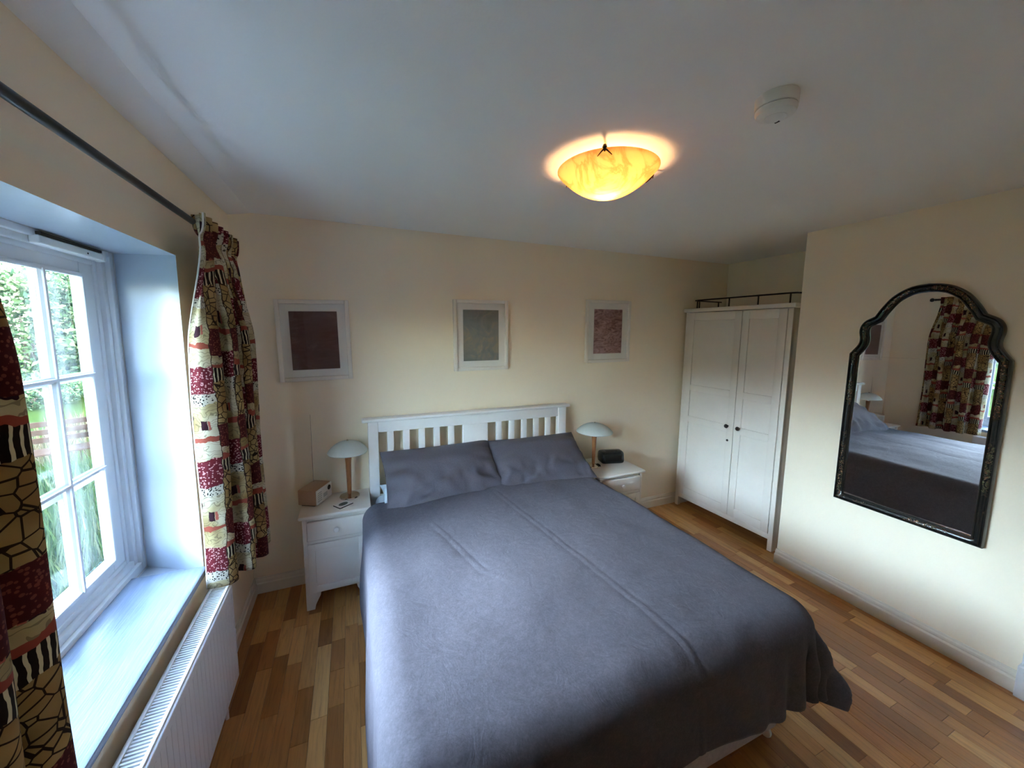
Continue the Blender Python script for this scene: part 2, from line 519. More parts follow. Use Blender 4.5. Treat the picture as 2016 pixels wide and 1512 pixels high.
# ------------------------------------------------------------------ the room shell
HC = 2.415                      # ceiling height
XM, YC, XR = 3.581, -1.048, 4.206   # mirror wall, its corner, the recess wall
YF = -3.55                       # wall behind the camera
OT = 0.30                       # outer wall thickness

def structure(o, label):
    return tag(o, label, kind='structure')

# floor slab and its strips
floor = MB().box(-0.02, XR + 0.02, YF - 0.02, 0.02, -0.16, -0.0035).build('floor', M['slot'])
structure(floor, 'varnished oak strip floor')
PW = 0.069
lens = [0.20, 0.27, 0.34, 0.42, 0.52]
pmesh = []
for L in lens:
    mb = MB().box(-PW / 2 + 0.0004, PW / 2 - 0.0004, -L / 2 + 0.0004, L / 2 - 0.0004, -0.0095, 0.0)
    top = [e for e in mb.bm.edges if all(abs(v_.co.z) < 1e-6 for v_ in e.verts)]
    bmesh.ops.bevel(mb.bm, geom=top, offset=0.0011, segments=1, affect='EDGES')
    me = bpy.data.meshes.new('plank')
    mb.bm.to_mesh(me); mb.bm.free()
    me.materials.append(M['plank'])
    pmesh.append(me)

def project(p):
    d = Vector(p) - CAM_POS
    z = d.dot(fw)
    if z < 0.1: return None
    return (1008 - 14.285 + CAM_F * d.dot(rt) / z, 756 - 19.667 - CAM_F * d.dot(up) / z, z)

spots = []
nrow = int((XR) / PW) + 1
for i in range(nrow):
    x = PW * (i + 0.5)
    if x > XR: break
    y = 0.0
    while y > YF:
        k = rnd.choices(range(5), [2, 3, 3, 3, 2])[0]
        yc_ = y - lens[k] / 2
        y -= lens[k]
        if x > XM and yc_ + lens[k] / 2 < YC: continue
        pr = project((x, yc_, 0))
        vis = False
        if pr and -30 < pr[0] < 2046 and pr[1] < 1560:
            vis = not (0.80 < x < 2.25 and yc_ > -1.85) and not (x < 0.05)
            if x > 3.75: vis = False
        spots.append((0 if vis else 1, (Vector((x, yc_, 0)) - CAM_POS).length, x, yc_, k))
spots.sort()
rest = MB()
for j, (hid, dist, x, yy, k) in enumerate(spots):
    if not hid and j < 300:
        o = bpy.data.objects.new('plank', pmesh[k])
        COL.objects.link(o)
        o.parent = floor
        o.location = (x, yy, 0)
    else:
        L = lens[k]
        rest.box(x - PW / 2 + 0.0005, x + PW / 2 - 0.0005, yy - L / 2 + 0.0005, yy + L / 2 - 0.0005, -0.0095, -0.0002)
rest.build('plank_field', M['plank'], floor, kind='stuff')

# ceiling with the shallow plaster cove over the window wall
ceil = MB().box(-0.6, XR + 0.4, YF - 0.4, 0.4, HC, HC + 0.25).build('ceiling', M['ceil'])
structure(ceil, 'white plaster ceiling')
cv = MB().prism([(0.0, HC + 0.01), (0.0, HC - 0.022), (0.02, HC - 0.020), (0.06, HC - 0.013), (0.10, HC - 0.005), (0.125, HC + 0.002), (0.13, HC + 0.01)], 'Y', YF, 0.0).build('trim_3', M['ceil'], smooth=True)
structure(cv, 'shallow plaster cove between ceiling and window wall')

# window wall with splayed reveal
WY0, WY1, WZ0, WZ1 = -2.03, -0.782, 0.655, 2.020       # opening on the room face
BY0, BY1, BZ0, BZ1 = -2.15, -0.655, 0.655, 2.030       # opening at the window frame
XB = -0.245
def ring(x, y0, y1, z0, z1): return [(x, y0, z0), (x, y1, z0), (x, y1, z1), (x, y0, z1)]
rings = [ring(0, YF - OT, OT, -0.6, HC + 0.2), ring(0, WY0, WY1, WZ0, WZ1), ring(XB, BY0, BY1, BZ0, BZ1),
         ring(-0.34, BY0, BY1, BZ0, BZ1), ring(-0.40, BY0 - 0.2, BY1 + 0.2, BZ0 - 0.06, BZ1 + 0.14), ring(-0.40, YF - OT, OT, -0.6, HC + 0.2)]
vs = [p for r_ in rings for p in r_]
fs = []
for a in range(6):
    b = (a + 1) % 6
    for k in range(4):
        fs.append((a * 4 + k, a * 4 + (k + 1) % 4, b * 4 + (k + 1) % 4, b * 4 + k))
wl = MB().poly(vs, fs).build('wall_left', M['wall'])
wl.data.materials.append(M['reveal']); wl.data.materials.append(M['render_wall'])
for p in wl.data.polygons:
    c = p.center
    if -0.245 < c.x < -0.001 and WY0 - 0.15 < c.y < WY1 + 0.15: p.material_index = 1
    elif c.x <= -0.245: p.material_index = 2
structure(wl, 'cream painted wall with the deep window recess')
structure(MB().box(-0.40, XR + OT, 0.0, OT, -0.6, HC + 0.2).build('wall_back', M['wall']), 'cream painted wall behind the bed')
structure(MB().box(XR, XR + OT, YC - 0.3, OT, -0.6, HC + 0.2).build('wall_recess', M['wall']), 'cream painted wall at the back of the wardrobe recess')
DY0, DY1 = -3.10, -2.27
mbw = MB().box(XM, XR + OT, DY1, YC, -0.6, HC + 0.2, 0.006, 2)
structure(mbw.build('wall_right', M['wall'], smooth=True), 'cream painted wall carrying the arched mirror')
structure(MB().box(XM, XR + OT, DY0, DY1, 2.0, HC + 0.2).build('wall_over_door', M['wall']), 'cream wall above the door')
structure(MB().box(XM, XR + OT, YF - OT, DY0, -0.6, HC + 0.2).build('wall_beyond_door', M['wall']), 'cream wall past the door')
structure(MB().box(-0.40, XR + OT, YF - OT, YF, -0.6, HC + 0.2).build('wall_front', M['wall']), 'cream wall facing the bed')

# baseboards : moulded profile
def bprof(t_, h): return [(0, 0), (t_, 0), (t_, h * 0.62), (t_ * 0.86, h * 0.66), (t_ * 0.62, h * 0.70), (t_ * 0.66, h * 0.78), (t_ * 0.60, h * 0.86), (t_ * 0.38, h * 0.92), (t_ * 0.30, h), (0, h)]
structure(MB().prism([(u, w) for u, w in bprof(0.018, 0.105)], 'Y', YF, 0.0).build('baseboard_left', M['trim']), 'cream moulded baseboard under the window')
structure(MB().prism([(-u, w) for u, w in bprof(0.018, 0.105)], 'X', 0.0, XR).build('baseboard_back', M['trim']), 'cream moulded baseboard behind the bed')
structure(MB().prism([(XM - u, w) for u, w in bprof(0.026, 0.105)], 'Y', -2.17, YC + 0.0).build('baseboard_right', M['trim']), 'cream moulded baseboard below the mirror')
structure(MB().prism([(XR - u, w) for u, w in bprof(0.018, 0.105)], 'Y', YC, 0.0).build('baseboard_recess', M['trim']), 'cream moulded baseboard in the wardrobe recess')
# door frame, its plinth block showing beside the baseboard
tr = thing('trim_1', 'cream door casing with plinth block beside the mirror wall baseboard', None, (XM, DY1, 0))
del_keys = [k for k in ('category',) if k in tr]
tr['kind'] = 'structure'
MB().box(-0.05, 0.02, 0.0, 0.10, 0.0, 0.16, 0.004).build('plinth_block', M['winwhite'], tr)
MB().box(-0.03, 0.02, 0.005, 0.095, 0.16, 2.04, 0.006).build('casing', M['winwhite'], tr)
MB().box(-0.03, 0.02, DY0 - DY1 - 0.09, 0.095, 2.04, 2.13, 0.006).build('casing', M['winwhite'], tr)
MB().box(-0.03, 0.02, DY0 - DY1 - 0.09, DY0 - DY1, 0.0, 2.04, 0.006).build('casing', M['winwhite'], tr)
d1 = MB().box(XM + 0.02, XM + 0.06, DY0, DY1, 0.004, 2.0, 0.003).build('door_1', M['winwhite'])
structure(d1, 'white painted bedroom door')
for (ya, yb, za, zb) in ((0.1, 0.38, 0.2, 0.9), (0.46, 0.74, 0.2, 0.9), (0.1, 0.38, 1.05, 1.85), (0.46, 0.74, 1.05, 1.85)):
    MB().box(XM + 0.012, XM + 0.03, DY0 + ya, DY0 + yb, za, zb, 0.008).build('door_panel', M['winwhite'], d1)
MB().lathe([(0.0, -0.065), (0.022, -0.062), (0.027, -0.05), (0.02, -0.035), (0.01, -0.03), (0.01, 0.0), (0.025, 0.002)], (XM + 0.02, DY1 - 0.07, 1.0), 20, 'X').build('door_knob', M['chrome'], d1, smooth=True)

# ------------------------------------------------------------------ the window
win = thing('window_1', 'white painted small-paned window set in the deep recess', None, (XB, -1.4, 0.66))
win['kind'] = 'structure'
OX, OY, OZ = XB, -1.4, 0.66
def wbox(mb, x0, x1, y0, y1, z0, z1, bev=0.003): return mb.box(x0 - OX, x1 - OX, y0 - OY, y1 - OY, z0 - OZ, z1 - OZ, bev, 2)
GY0, GY1, GZ0, GZ1 = -2.005, -0.803, 0.785, 1.918      # inner glass field
# sill board, running to just in front of the wall
mb = MB()
mb.prism([(p[0] - OX, p[1] - OZ) for p in [(-0.30, 0.645), (0.006, 0.645), (0.012, 0.650), (0.014, 0.662), (0.010, 0.672), (0.0, 0.676), (-0.30, 0.682)]], 'Y', WY0 - 0.001 - OY, WY1 + 0.001 - OY)
sill_m = NT('sky_toned_sill_gloss_paint')
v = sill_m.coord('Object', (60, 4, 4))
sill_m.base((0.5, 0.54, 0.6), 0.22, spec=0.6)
sill_m.set(sill_m.b.inputs['Base Color'], sill_m.ramp(sill_m.noise(v, 1, 2), [(0.3, (0.245, 0.30, 0.40)), (0.7, (0.29, 0.345, 0.45))]))  # blue sky reflection and dimmer daylight put into the white sill's colour
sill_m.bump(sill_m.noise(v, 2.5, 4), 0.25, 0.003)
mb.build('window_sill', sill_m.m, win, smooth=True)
# stepped lining : three nested frames, each member its own part
def frame(name, x0, x1, ya, yb, za, zb, w, wt=None, wb=None, bev=0.004):
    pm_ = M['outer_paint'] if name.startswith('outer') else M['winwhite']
    wt = wt or w; wb = wb or w
    wbox(MB(), x0, x1, yb - w, yb, za, zb, bev).build(name, pm_, win, True)
    wbox(MB(), x0, x1, ya, ya + w, za, zb, bev).build(name, pm_, win, True)
    wbox(MB(), x0, x1, ya + w, yb - w, zb - wt, zb, bev).build(name, pm_, win, True)
    wbox(MB(), x0, x1, ya + w, yb - w, za, za + wb, bev).build(name, pm_, win, True)
frame('window_lining', -0.345, -0.246, BY0, BY1, 0.66, BZ1, 0.030, 0.022, 0.040)
frame('window_lining', -0.318, -0.262, BY0 + 0.028, BY1 - 0.028, 0.698, BZ1 - 0.020, 0.026, 0.022, 0.026)
frame('window_lining', -0.318, -0.278, BY0 + 0.052, BY1 - 0.052, 0.720, BZ1 - 0.040, 0.022, 0.020, 0.022)
frame('sash_frame', -0.296, -0.284, GY0 - 0.078, GY1 + 0.078, GZ0 - 0.048, GZ1 + 0.055, 0.078, 0.055, 0.048)
frame('glazing_bead', -0.288, -0.275, GY0 - 0.012, GY1 + 0.012, GZ0 - 0.012, GZ1 + 0.012, 0.016)
vb = [-1.002 - 0.2005 * k for k in range(5)]
hb = [1.180, 1.550]
for y in vb:
    prof = [(-0.291, -0.012), (-0.291, 0.012), (-0.284, 0.012), (-0.277, 0.006), (-0.272, 0.005), (-0.272, -0.005), (-0.277, -0.006), (-0.284, -0.012)]
    MB().prism([(a - OX, y + b - OY) for a, b in prof], 'Z', GZ0 - 0.002 - OZ, GZ1 + 0.002 - OZ).build('glazing_bar', M['winwhite'], win)
for z in hb:
    prof = [(-0.291, -0.012), (-0.291, 0.012), (-0.284, 0.012), (-0.277, 0.006), (-0.271, 0.005), (-0.271, -0.005), (-0.277, -0.006), (-0.284, -0.012)]
    MB().prism([(a - OX, z + b - OZ) for a, b in prof], 'Y', GY0 - 0.002 - OY, GY1 + 0.002 - OY).build('glazing_bar', M['winwhite'], win)
ys = [GY1] + vb + [GY0]
zs = [GZ0] + hb + [GZ1]
pm = None
for i in range(6):
    for j in range(3):
        wbox(MB(), -0.2895, -0.2865, ys[i + 1] + 0.006, ys[i] - 0.006, zs[j] + 0.006, zs[j + 1] - 0.006, 0).build('pane', M['pane'], win)
# outer sash, its bars standing a little off the inner ones
QY0, QY1, QZ0, QZ1 = -2.10, -0.705, 0.745, 1.955
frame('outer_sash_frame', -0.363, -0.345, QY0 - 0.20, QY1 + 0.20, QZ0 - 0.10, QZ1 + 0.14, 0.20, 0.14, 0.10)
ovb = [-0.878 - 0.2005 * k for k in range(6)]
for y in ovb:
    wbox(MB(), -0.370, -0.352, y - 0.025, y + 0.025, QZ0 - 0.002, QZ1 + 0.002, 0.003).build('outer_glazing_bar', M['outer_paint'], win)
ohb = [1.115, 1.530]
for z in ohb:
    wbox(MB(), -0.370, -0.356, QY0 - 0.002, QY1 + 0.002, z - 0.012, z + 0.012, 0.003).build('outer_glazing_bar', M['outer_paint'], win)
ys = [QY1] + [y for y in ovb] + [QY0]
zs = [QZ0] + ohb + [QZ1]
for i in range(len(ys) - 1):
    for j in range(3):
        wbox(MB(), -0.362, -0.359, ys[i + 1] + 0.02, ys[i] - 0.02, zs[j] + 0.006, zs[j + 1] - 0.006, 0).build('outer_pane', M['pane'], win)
wbox(MB(), -0.50, -0.386, BY0, BY1, 0.60, 0.640, 0.006).build('outer_sill', M['winwhite'], win)
# trickle vent on the window head
vent = wbox(MB(), -0.262, -0.236, -1.075, -0.745, 1.985, 2.012, 0.004).build('trickle_vent', M['plastic_w'], win)
wbox(MB(), -0.258, -0.234, -1.07, -0.76, 2.0125, 2.022, 0).build('vent_slot', M['slot'], vent)
wbox(MB(), -0.264, -0.232, -0.752, -0.738, 1.982, 2.024, 0.003).build('vent_end', M['plastic_w'], vent)
wbox(MB(), -0.238, -0.2345, -0.845, -0.840, 1.994, 2.000, 0).build('vent_screw', M['slot'], vent)

# ------------------------------------------------------------------ curtain rod and curtains
rod = thing('curtain_rod', 'black iron curtain rod above the window', 'curtain rod', (0.10, -1.4, 2.133))
MB().tube([(0, -1.25, 0), (0, 1.0, 0)], 0.0115, 14).build('pole', M['black'], rod, smooth=True)
for s in (-1, 1):
    y = 1.0 if s > 0 else -1.25
    MB().lathe([(0.0, 0.0), (0.012, 0.0), (0.014, s * 0.006), (0.009, s * 0.012), (0.018, s * 0.022), (0.023, s * 0.034), (0.018, s * 0.047), (0.0, s * 0.055)], (0, y, 0), 18, 'Y').build('finial', M['black'], rod, smooth=True)
for y in (-1.15, 0.93):
    b = MB().tube([(-0.10, y, -0.035), (-0.03, y, -0.030), (0, y, -0.012)], 0.006, 8)
    b.box(-0.10, -0.096, y - 0.015, y + 0.015, -0.07, 0.0, 0.001)
    b.build('bracket', M['black'], rod)

def catmull(P, n):
    P = np.array(P, float)
    P = np.vstack([2 * P[0] - P[1], P, 2 * P[-1] - P[-2]])
    out = []
    m = len(P) - 3
    for i in range(n):
        s = i / (n - 1) * m
        k = min(int(s), m - 1); f = s - k
        p0, p1, p2, p3 = P[k], P[k + 1], P[k + 2], P[k + 3]
        out.append(0.5 * ((2 * p1) + (-p0 + p2) * f + (2 * p0 - 5 * p1 + 4 * p2 - p3) * f * f + (-p0 + 3 * p1 - 3 * p2 + p3) * f ** 3))
    return np.array(out)

def curtain(name, bot, ztop, zbot, ytop0, ytop1, npl, label, seed, xtop=0.128, hem=None):
    n, rows = 260, 90
    B = catmull(bot, n)
    seg = np.r_[0, np.cumsum(np.hypot(*np.diff(B, axis=0).T))]
    tt = seg / seg[-1]
    T = np.stack([xtop + 0.022 * np.sin(tt * npl * 2 * math.pi + seed) , ytop0 + (ytop1 - ytop0) * tt + 0.008 * np.sin(tt * npl * 4 * math.pi)], 1)
    V = np.zeros((rows, n, 3)); UV = np.zeros((rows, n, 2))
    for r in range(rows):
        h = r / (rows - 1)
        h = h ** 1.15
        # header: pinched pleats, then folds open out downward
        w = min(1.0, max(0.0, (h - 0.03) / 0.30)); w = w * w * (3 - 2 * w)
        w2 = 0.80 * w + 0.20 * w * h
        P = T * (1 - w2) + B * w2
        z = ztop + (zbot - ztop) * h
        if h < 0.045:        # frill above the pinch line
            P = P + np.stack([0.010 * np.sin(tt * npl * 4 * math.pi + 1.3), np.zeros(n)], 1)
        pinch = math.exp(-((h - 0.06) / 0.022) ** 2)
        P = P.copy(); P[:, 0] = P[:, 0] - pinch * 0.55 * (P[:, 0] - xtop)
        V[r, :, 0] = P[:, 0] + 0.004 * np.sin(h * 9 + tt * 23 + seed) * w
        V[r, :, 1] = P[:, 1] + 0.004 * np.sin(h * 7 + tt * 31) * w
        V[r, :, 2] = z + (hem(tt) * h if hem is not None else 0)
        UV[r, :, 0] = seg * 1.0; UV[r, :, 1] = 2.2 - (ztop - z)
    c0 = np.array([0.10, (ytop0 + ytop1) / 2, zbot])
    o = grid_mesh(name, V - c0, n, rows, M['curtain'], None, UV)
    o.location = c0
    sm = o.modifiers.new('thickness', 'SOLIDIFY'); sm.thickness = 0.003; sm.offset = 0
    return tag(o, label, 'curtain')

far_path = [(0.032, -0.872), (0.075, -0.880), (0.122, -0.868), (0.140, -0.835), (0.120, -0.800), (0.118, -0.775), (0.165, -0.790), (0.192, -0.775), (0.185, -0.735), (0.140, -0.715),
            (0.150, -0.690), (0.205, -0.690), (0.218, -0.655), (0.165, -0.625), (0.120, -0.605), (0.140, -0.570), (0.195, -0.565), (0.205, -0.530), (0.150, -0.505), (0.110, -0.480), (0.130, -0.445), (0.18, -0.43), (0.17, -0.40)]
curtain('curtain', far_path, 2.158, 0.618, -0.955, -0.455, 7, 'drawn-back town-print curtain hanging beside the picture wall', 0.4)
near_path = [(x_, y_ - 0.085) for x_, y_ in [(0.035, -1.712), (0.085, -1.722), (0.125, -1.745), (0.120, -1.785), (0.080, -1.815), (0.085, -1.850), (0.135, -1.865), (0.155, -1.90), (0.11, -1.935), (0.075, -1.965),
             (0.095, -2.0), (0.15, -2.01), (0.165, -2.05), (0.12, -2.09), (0.085, -2.12), (0.11, -2.16), (0.155, -2.18), (0.14, -2.22), (0.09, -2.25)]]
curtain('curtain', near_path, 2.158, 0.618, -1.90, -2.36, 7, 'drawn-back town-print curtain at the rod end farther from the framed pictures', 2.1)

# ------------------------------------------------------------------ radiator under the sill
RY0, RY1, RZ0, RZ1 = -2.05, -0.842, 0.155, 0.606
rad = thing('radiator', 'white double-panel radiator under the window sill', 'radiator', (0.0, (RY0 + RY1) / 2, RZ0))
ry = (RY1 - RY0) / 2; rh = RZ1 - RZ0
MB().box(0.100, 0.116, -ry, ry, 0, rh - 0.006, 0.006, 3).build('front_panel', M['radw'], rad, True)
MB().box(0.030, 0.044, -ry, ry, 0, rh - 0.006, 0.005, 3).build('back_panel', M['radw'], rad, True)
mb = MB()
k = -ry + 0.02
while k < ry - 0.01:
    mb.box(0.1158, 0.1172, k - 0.006, k + 0.006, 0.03, rh - 0.035, 0.0006, 1); k += 0.0333
mb.build('panel_flutes', M['radw'], rad, kind='stuff')
mb = MB()
k = -ry + 0.012
while k < ry - 0.008:
    mb.box(0.045, 0.100, k - 0.0028, k + 0.0028, rh - 0.010, rh - 0.004); k += 0.0115
mb.build('grille_slats', M['radw'], rad, kind='stuff')
MB().box(0.038, 0.047, -ry, ry, rh - 0.014, rh, 0.002).build('grille_edge', M['radw'], rad)
MB().box(0.097, 0.107, -ry, ry, rh - 0.014, rh, 0.002).build('grille_edge', M['radw'], rad)
for s in (-1, 1):
    MB().box(0.042, 0.104, s * ry - 0.004, s * ry + 0.004, 0.02, rh - 0.004, 0.002).build('end_panel', M['radw'], rad)
MB().box(0.050, 0.096, -ry + 0.02, ry - 0.02, 0.04, rh - 0.09).build('convector_core', M['slot'], rad)
for s in (-1, 1):
    MB().tube([(0.072, s * (ry - 0.05), 0.02), (0.072, s * (ry - 0.05), -RZ0)], 0.0075, 10).build('pipe', M['radw'], rad, True)
    MB().box(0.0, 0.032, s * (ry - 0.15) - 0.02, s * (ry - 0.15) + 0.02, 0.1, rh - 0.1, 0.002).build('wall_bracket', M['radw'], rad)

# ------------------------------------------------------------------ bed
BX0, BX1, BYF, BYH = 0.752, 2.268, -1.868, -0.10
bed = thing('double_bed', 'white slatted headboard double bed with grey divan base', 'bed', ((BX0 + BX1) / 2, -0.98, 0))
bx, by = (BX0 + BX1) / 2, -0.98
def L(x, y): return x - bx, y - by
def bbx(mb, x0, x1, y0, y1, z0, z1, bev, seg=3): return mb.box(x0 - bx, x1 - bx, y0 - by, y1 - by, z0, z1, bev, seg)
bbx(MB(), BX0, BX1, BYF, BYH, 0.055, 0.345, 0.018).build('divan_base', M['divan'], bed, True)
bbx(MB(), BX0 + 0.005, BX1 - 0.005, BYF + 0.005, BYH, 0.345, 0.60, 0.05, 4).build('mattress', M['sheet'], bed, True)
for x in (BX0 + 0.035, BX1 - 0.035):
    for y in (BYF + 0.03, BYH - 0.12):
        MB().lathe([(0.0, -0.011), (0.017, -0.011), (0.026, -0.006), (0.028, 0), (0.026, 0.006), (0.017, 0.011), (0.0, 0.011)], (x - bx, y - by, 0.028), 20, 'X').tube([(x - bx, y - by + 0.005, 0.03), (x - bx, y - by + 0.005, 0.058)], 0.006, 8).build('castor', M['porcelain'], bed, True)
# headboard
HX0, HX1, HZ = 0.712, 2.292, 1.122
hy0, hy1 = -0.088, -0.048
hb_ = bbx(MB(), 0.78, 2.222, hy0 + 0.004, hy1 - 0.004, 1.028, 1.105, 0.004).build('headboard', M['headw'], bed, True)
def hpart(mb, name): return mb.build(name, M['headw'], hb_, True)
hpart(bbx(MB(), 0.727, 0.794, hy0 - 0.004, hy1 + 0.004, 0.0, 1.105, 0.004), 'post')
hpart(bbx(MB(), 2.212, 2.284, hy0 - 0.004, hy1 + 0.004, 0.0, 1.105, 0.004), 'post')
hpart(bbx(MB(), 0.690, 2.312, hy0 - 0.022, hy1 + 0.018, 1.105, 1.128, 0.008), 'cap_rail')
hpart(bbx(MB(), 0.785, 2.215, hy0 + 0.004, hy1 - 0.004, 0.50, 0.575, 0.004), 'lower_rail')
hpart(bbx(MB(), 1.396, 1.594, hy0 + 0.006, hy1 - 0.006, 0.57, 1.03, 0.003), 'centre_panel')
for k in range(5):
    x = 0.852 + k * 0.1085
    hpart(bbx(MB(), x, x + 0.044, hy0 + 0.008, hy1 - 0.008, 0.57, 1.032, 0.003), 'slat')
    x = 2.144 - k * 0.1085
    hpart(bbx(MB(), x - 0.044 + 0.0, x, hy0 + 0.008, hy1 - 0.008, 0.57, 1.032, 0.003), 'slat')

# duvet : flat cloth laid over the mattress; outside the top it rolls over the edge and hangs
DX0, DX1, DYF, DYT = 0.775, 2.262, -1.845, -0.345
ZT = 0.632
def smooth(a, b, x):
    t_ = min(1.0, max(0.0, (x - a) / (b - a)))
    return t_ * t_ * (3 - 2 * t_)
def seg_dist(px, py, ax, ay, bx_, by_):
    vx, vy = bx_ - ax, by_ - ay
    l2 = vx * vx + vy * vy
    t_ = max(0, min(1, ((px - ax) * vx + (py - ay) * vy) / l2))
    return math.hypot(px - ax - t_ * vx, py - ay - t_ * vy), t_
creases = [((1.500, -0.50), (1.655, -1.62), 0.0050), ((1.655, -1.62), (1.70, -2.32), 0.0055), ((1.03, -0.72), (1.16, -1.24), 0.0055), ((1.16, -1.24), (1.24, -1.36), 0.003),
           ((1.35, -1.30), (1.85, -1.22), 0.003), ((1.42, -1.50), (1.95, -1.36), 0.0035), ((1.25, -0.86), (1.52, -0.80), 0.003), ((1.60, -0.62), (1.85, -0.60), 0.003), ((1.62, -0.78), (1.98, -0.74), 0.003),
           ((1.01, -0.74), (1.10, -0.92), 0.003), ((1.05, -1.28), (1.20, -1.22), 0.003), ((1.10, -1.34), (1.26, -1.30), 0.003), ((2.05, -0.55), (2.2, -0.72), 0.0025), ((1.45, -1.62), (1.8, -1.57), 0.003)]
NU, NV = 230, 220
LL, LR, LF = 0.52, 0.39, 0.385
V = np.zeros((NV, NU, 3))
R0 = 0.085
for j in range(NV):
    b = DYT + (DYF - LF - DYT) * j / (NV - 1)
    for i in range(NU):
        a = DX0 - LL + (DX1 + LR - DX0 + LL) * i / (NU - 1)
        ex = (a - DX1) if a > DX1 else (a - DX0 if a < DX0 else 0.0)
        ey = (b - DYF) if b < DYF else 0.0
        qx = min(max(a, DX0), DX1); qy = max(b, DYF)
        Ld = math.hypot(ex, ey)
        z = ZT
        x, y = qx, qy
        n1 = mnoise.noise((a * 3.1, b * 3.1, 0.3)); n2 = mnoise.noise((a * 8, b * 8, 4.7))
        # crown of the filling: dips a little at the middle seam, sinks toward the pillow end
        z += 0.012 * n1 + 0.004 * n2
        z += 0.012 * math.cos((a - 1.5) * 4.2)
        cs = 0.0
        for (p0, p1, hh) in creases:
            d_, t_ = seg_dist(a, b, *p0, *p1)
            if d_ < 0.05:
                hh = hh if hh > 0.004 else hh * 0.6
                hh *= 0.6
                cs += 1.7 * hh * math.exp(-(d_ / 0.009) ** 2) - 1.0 * hh * math.exp(-(d_ / 0.026) ** 2)
        if Ld > 0:
            nx, ny = ex / Ld, ey / Ld
            corner = min(abs(nx), abs(ny)) / 0.7071
            roll = R0 * math.pi / 2
            Ld *= 1 - 0.16 * corner
            if Ld < roll:
                out = R0 * math.sin(Ld / R0); drop = R0 * (1 - math.cos(Ld / R0))
            else:
                e = Ld - roll
                flare = 0.055 + 0.26 * corner * (1 if ex > 0 else 0.45)
                out = R0 + e * flare; drop = R0 + e * math.sqrt(max(0.05, 1 - flare * flare))
            s = smooth(0.05, 0.42, Ld)
            th = math.atan2(abs(ey), abs(ex))
            rip = 0.0
            if corner > 0.02:
                rip += 0.035 * corner * s * math.sin(th * 9.0 + (0.6 if ex > 0 else 2.2))
                rip += 0.018 * corner * s * math.sin(th * 17.0 + 1.0)
            if ey < 0:
                lf = smooth(1.30, 0.80, a)
                rg = smooth(1.85, 2.25, a)
                rip += s * (0.030 * lf * math.sin(a * 46 + 0.8 + b * 2) + 0.016 * rg * math.sin(a * 52 + b * 6) + 0.006 * math.sin(a * 13 + 1.0) + 0.008 * n1)
                rip += s * 0.012 * lf * math.sin(a * 83 + 2)
            if ex != 0 and corner < 0.9:
                rip += s * (0.010 * math.sin(b * 9 + 0.4) + 0.012 * smooth(-1.3, -1.9, b) * math.sin(b * 38) + 0.008 * n1) * (1 - corner)
            out += rip + cs * s
            # hem droop: not quite straight
            drop = drop * (1 + 0.05 * math.sin(a * 3 + 1) * s)
            x = qx + nx * out; y = qy + ny * out
            z = z - drop + (cs * (1 - s))
        else:
            z += cs
        z = max(z, 0.012)
        V[j, i] = (x, y, z)
base = np.array([1.51, -1.1, 0.0])
duv = grid_mesh('duvet', V - base, NU, NV, M['duvet'])
duv.location = base
md = duv.modifiers.new('fill', 'SOLIDIFY'); md.thickness = 0.022; md.offset = -1
tag(duv, 'slate blue cotton duvet spread over the double bed', 'duvet')

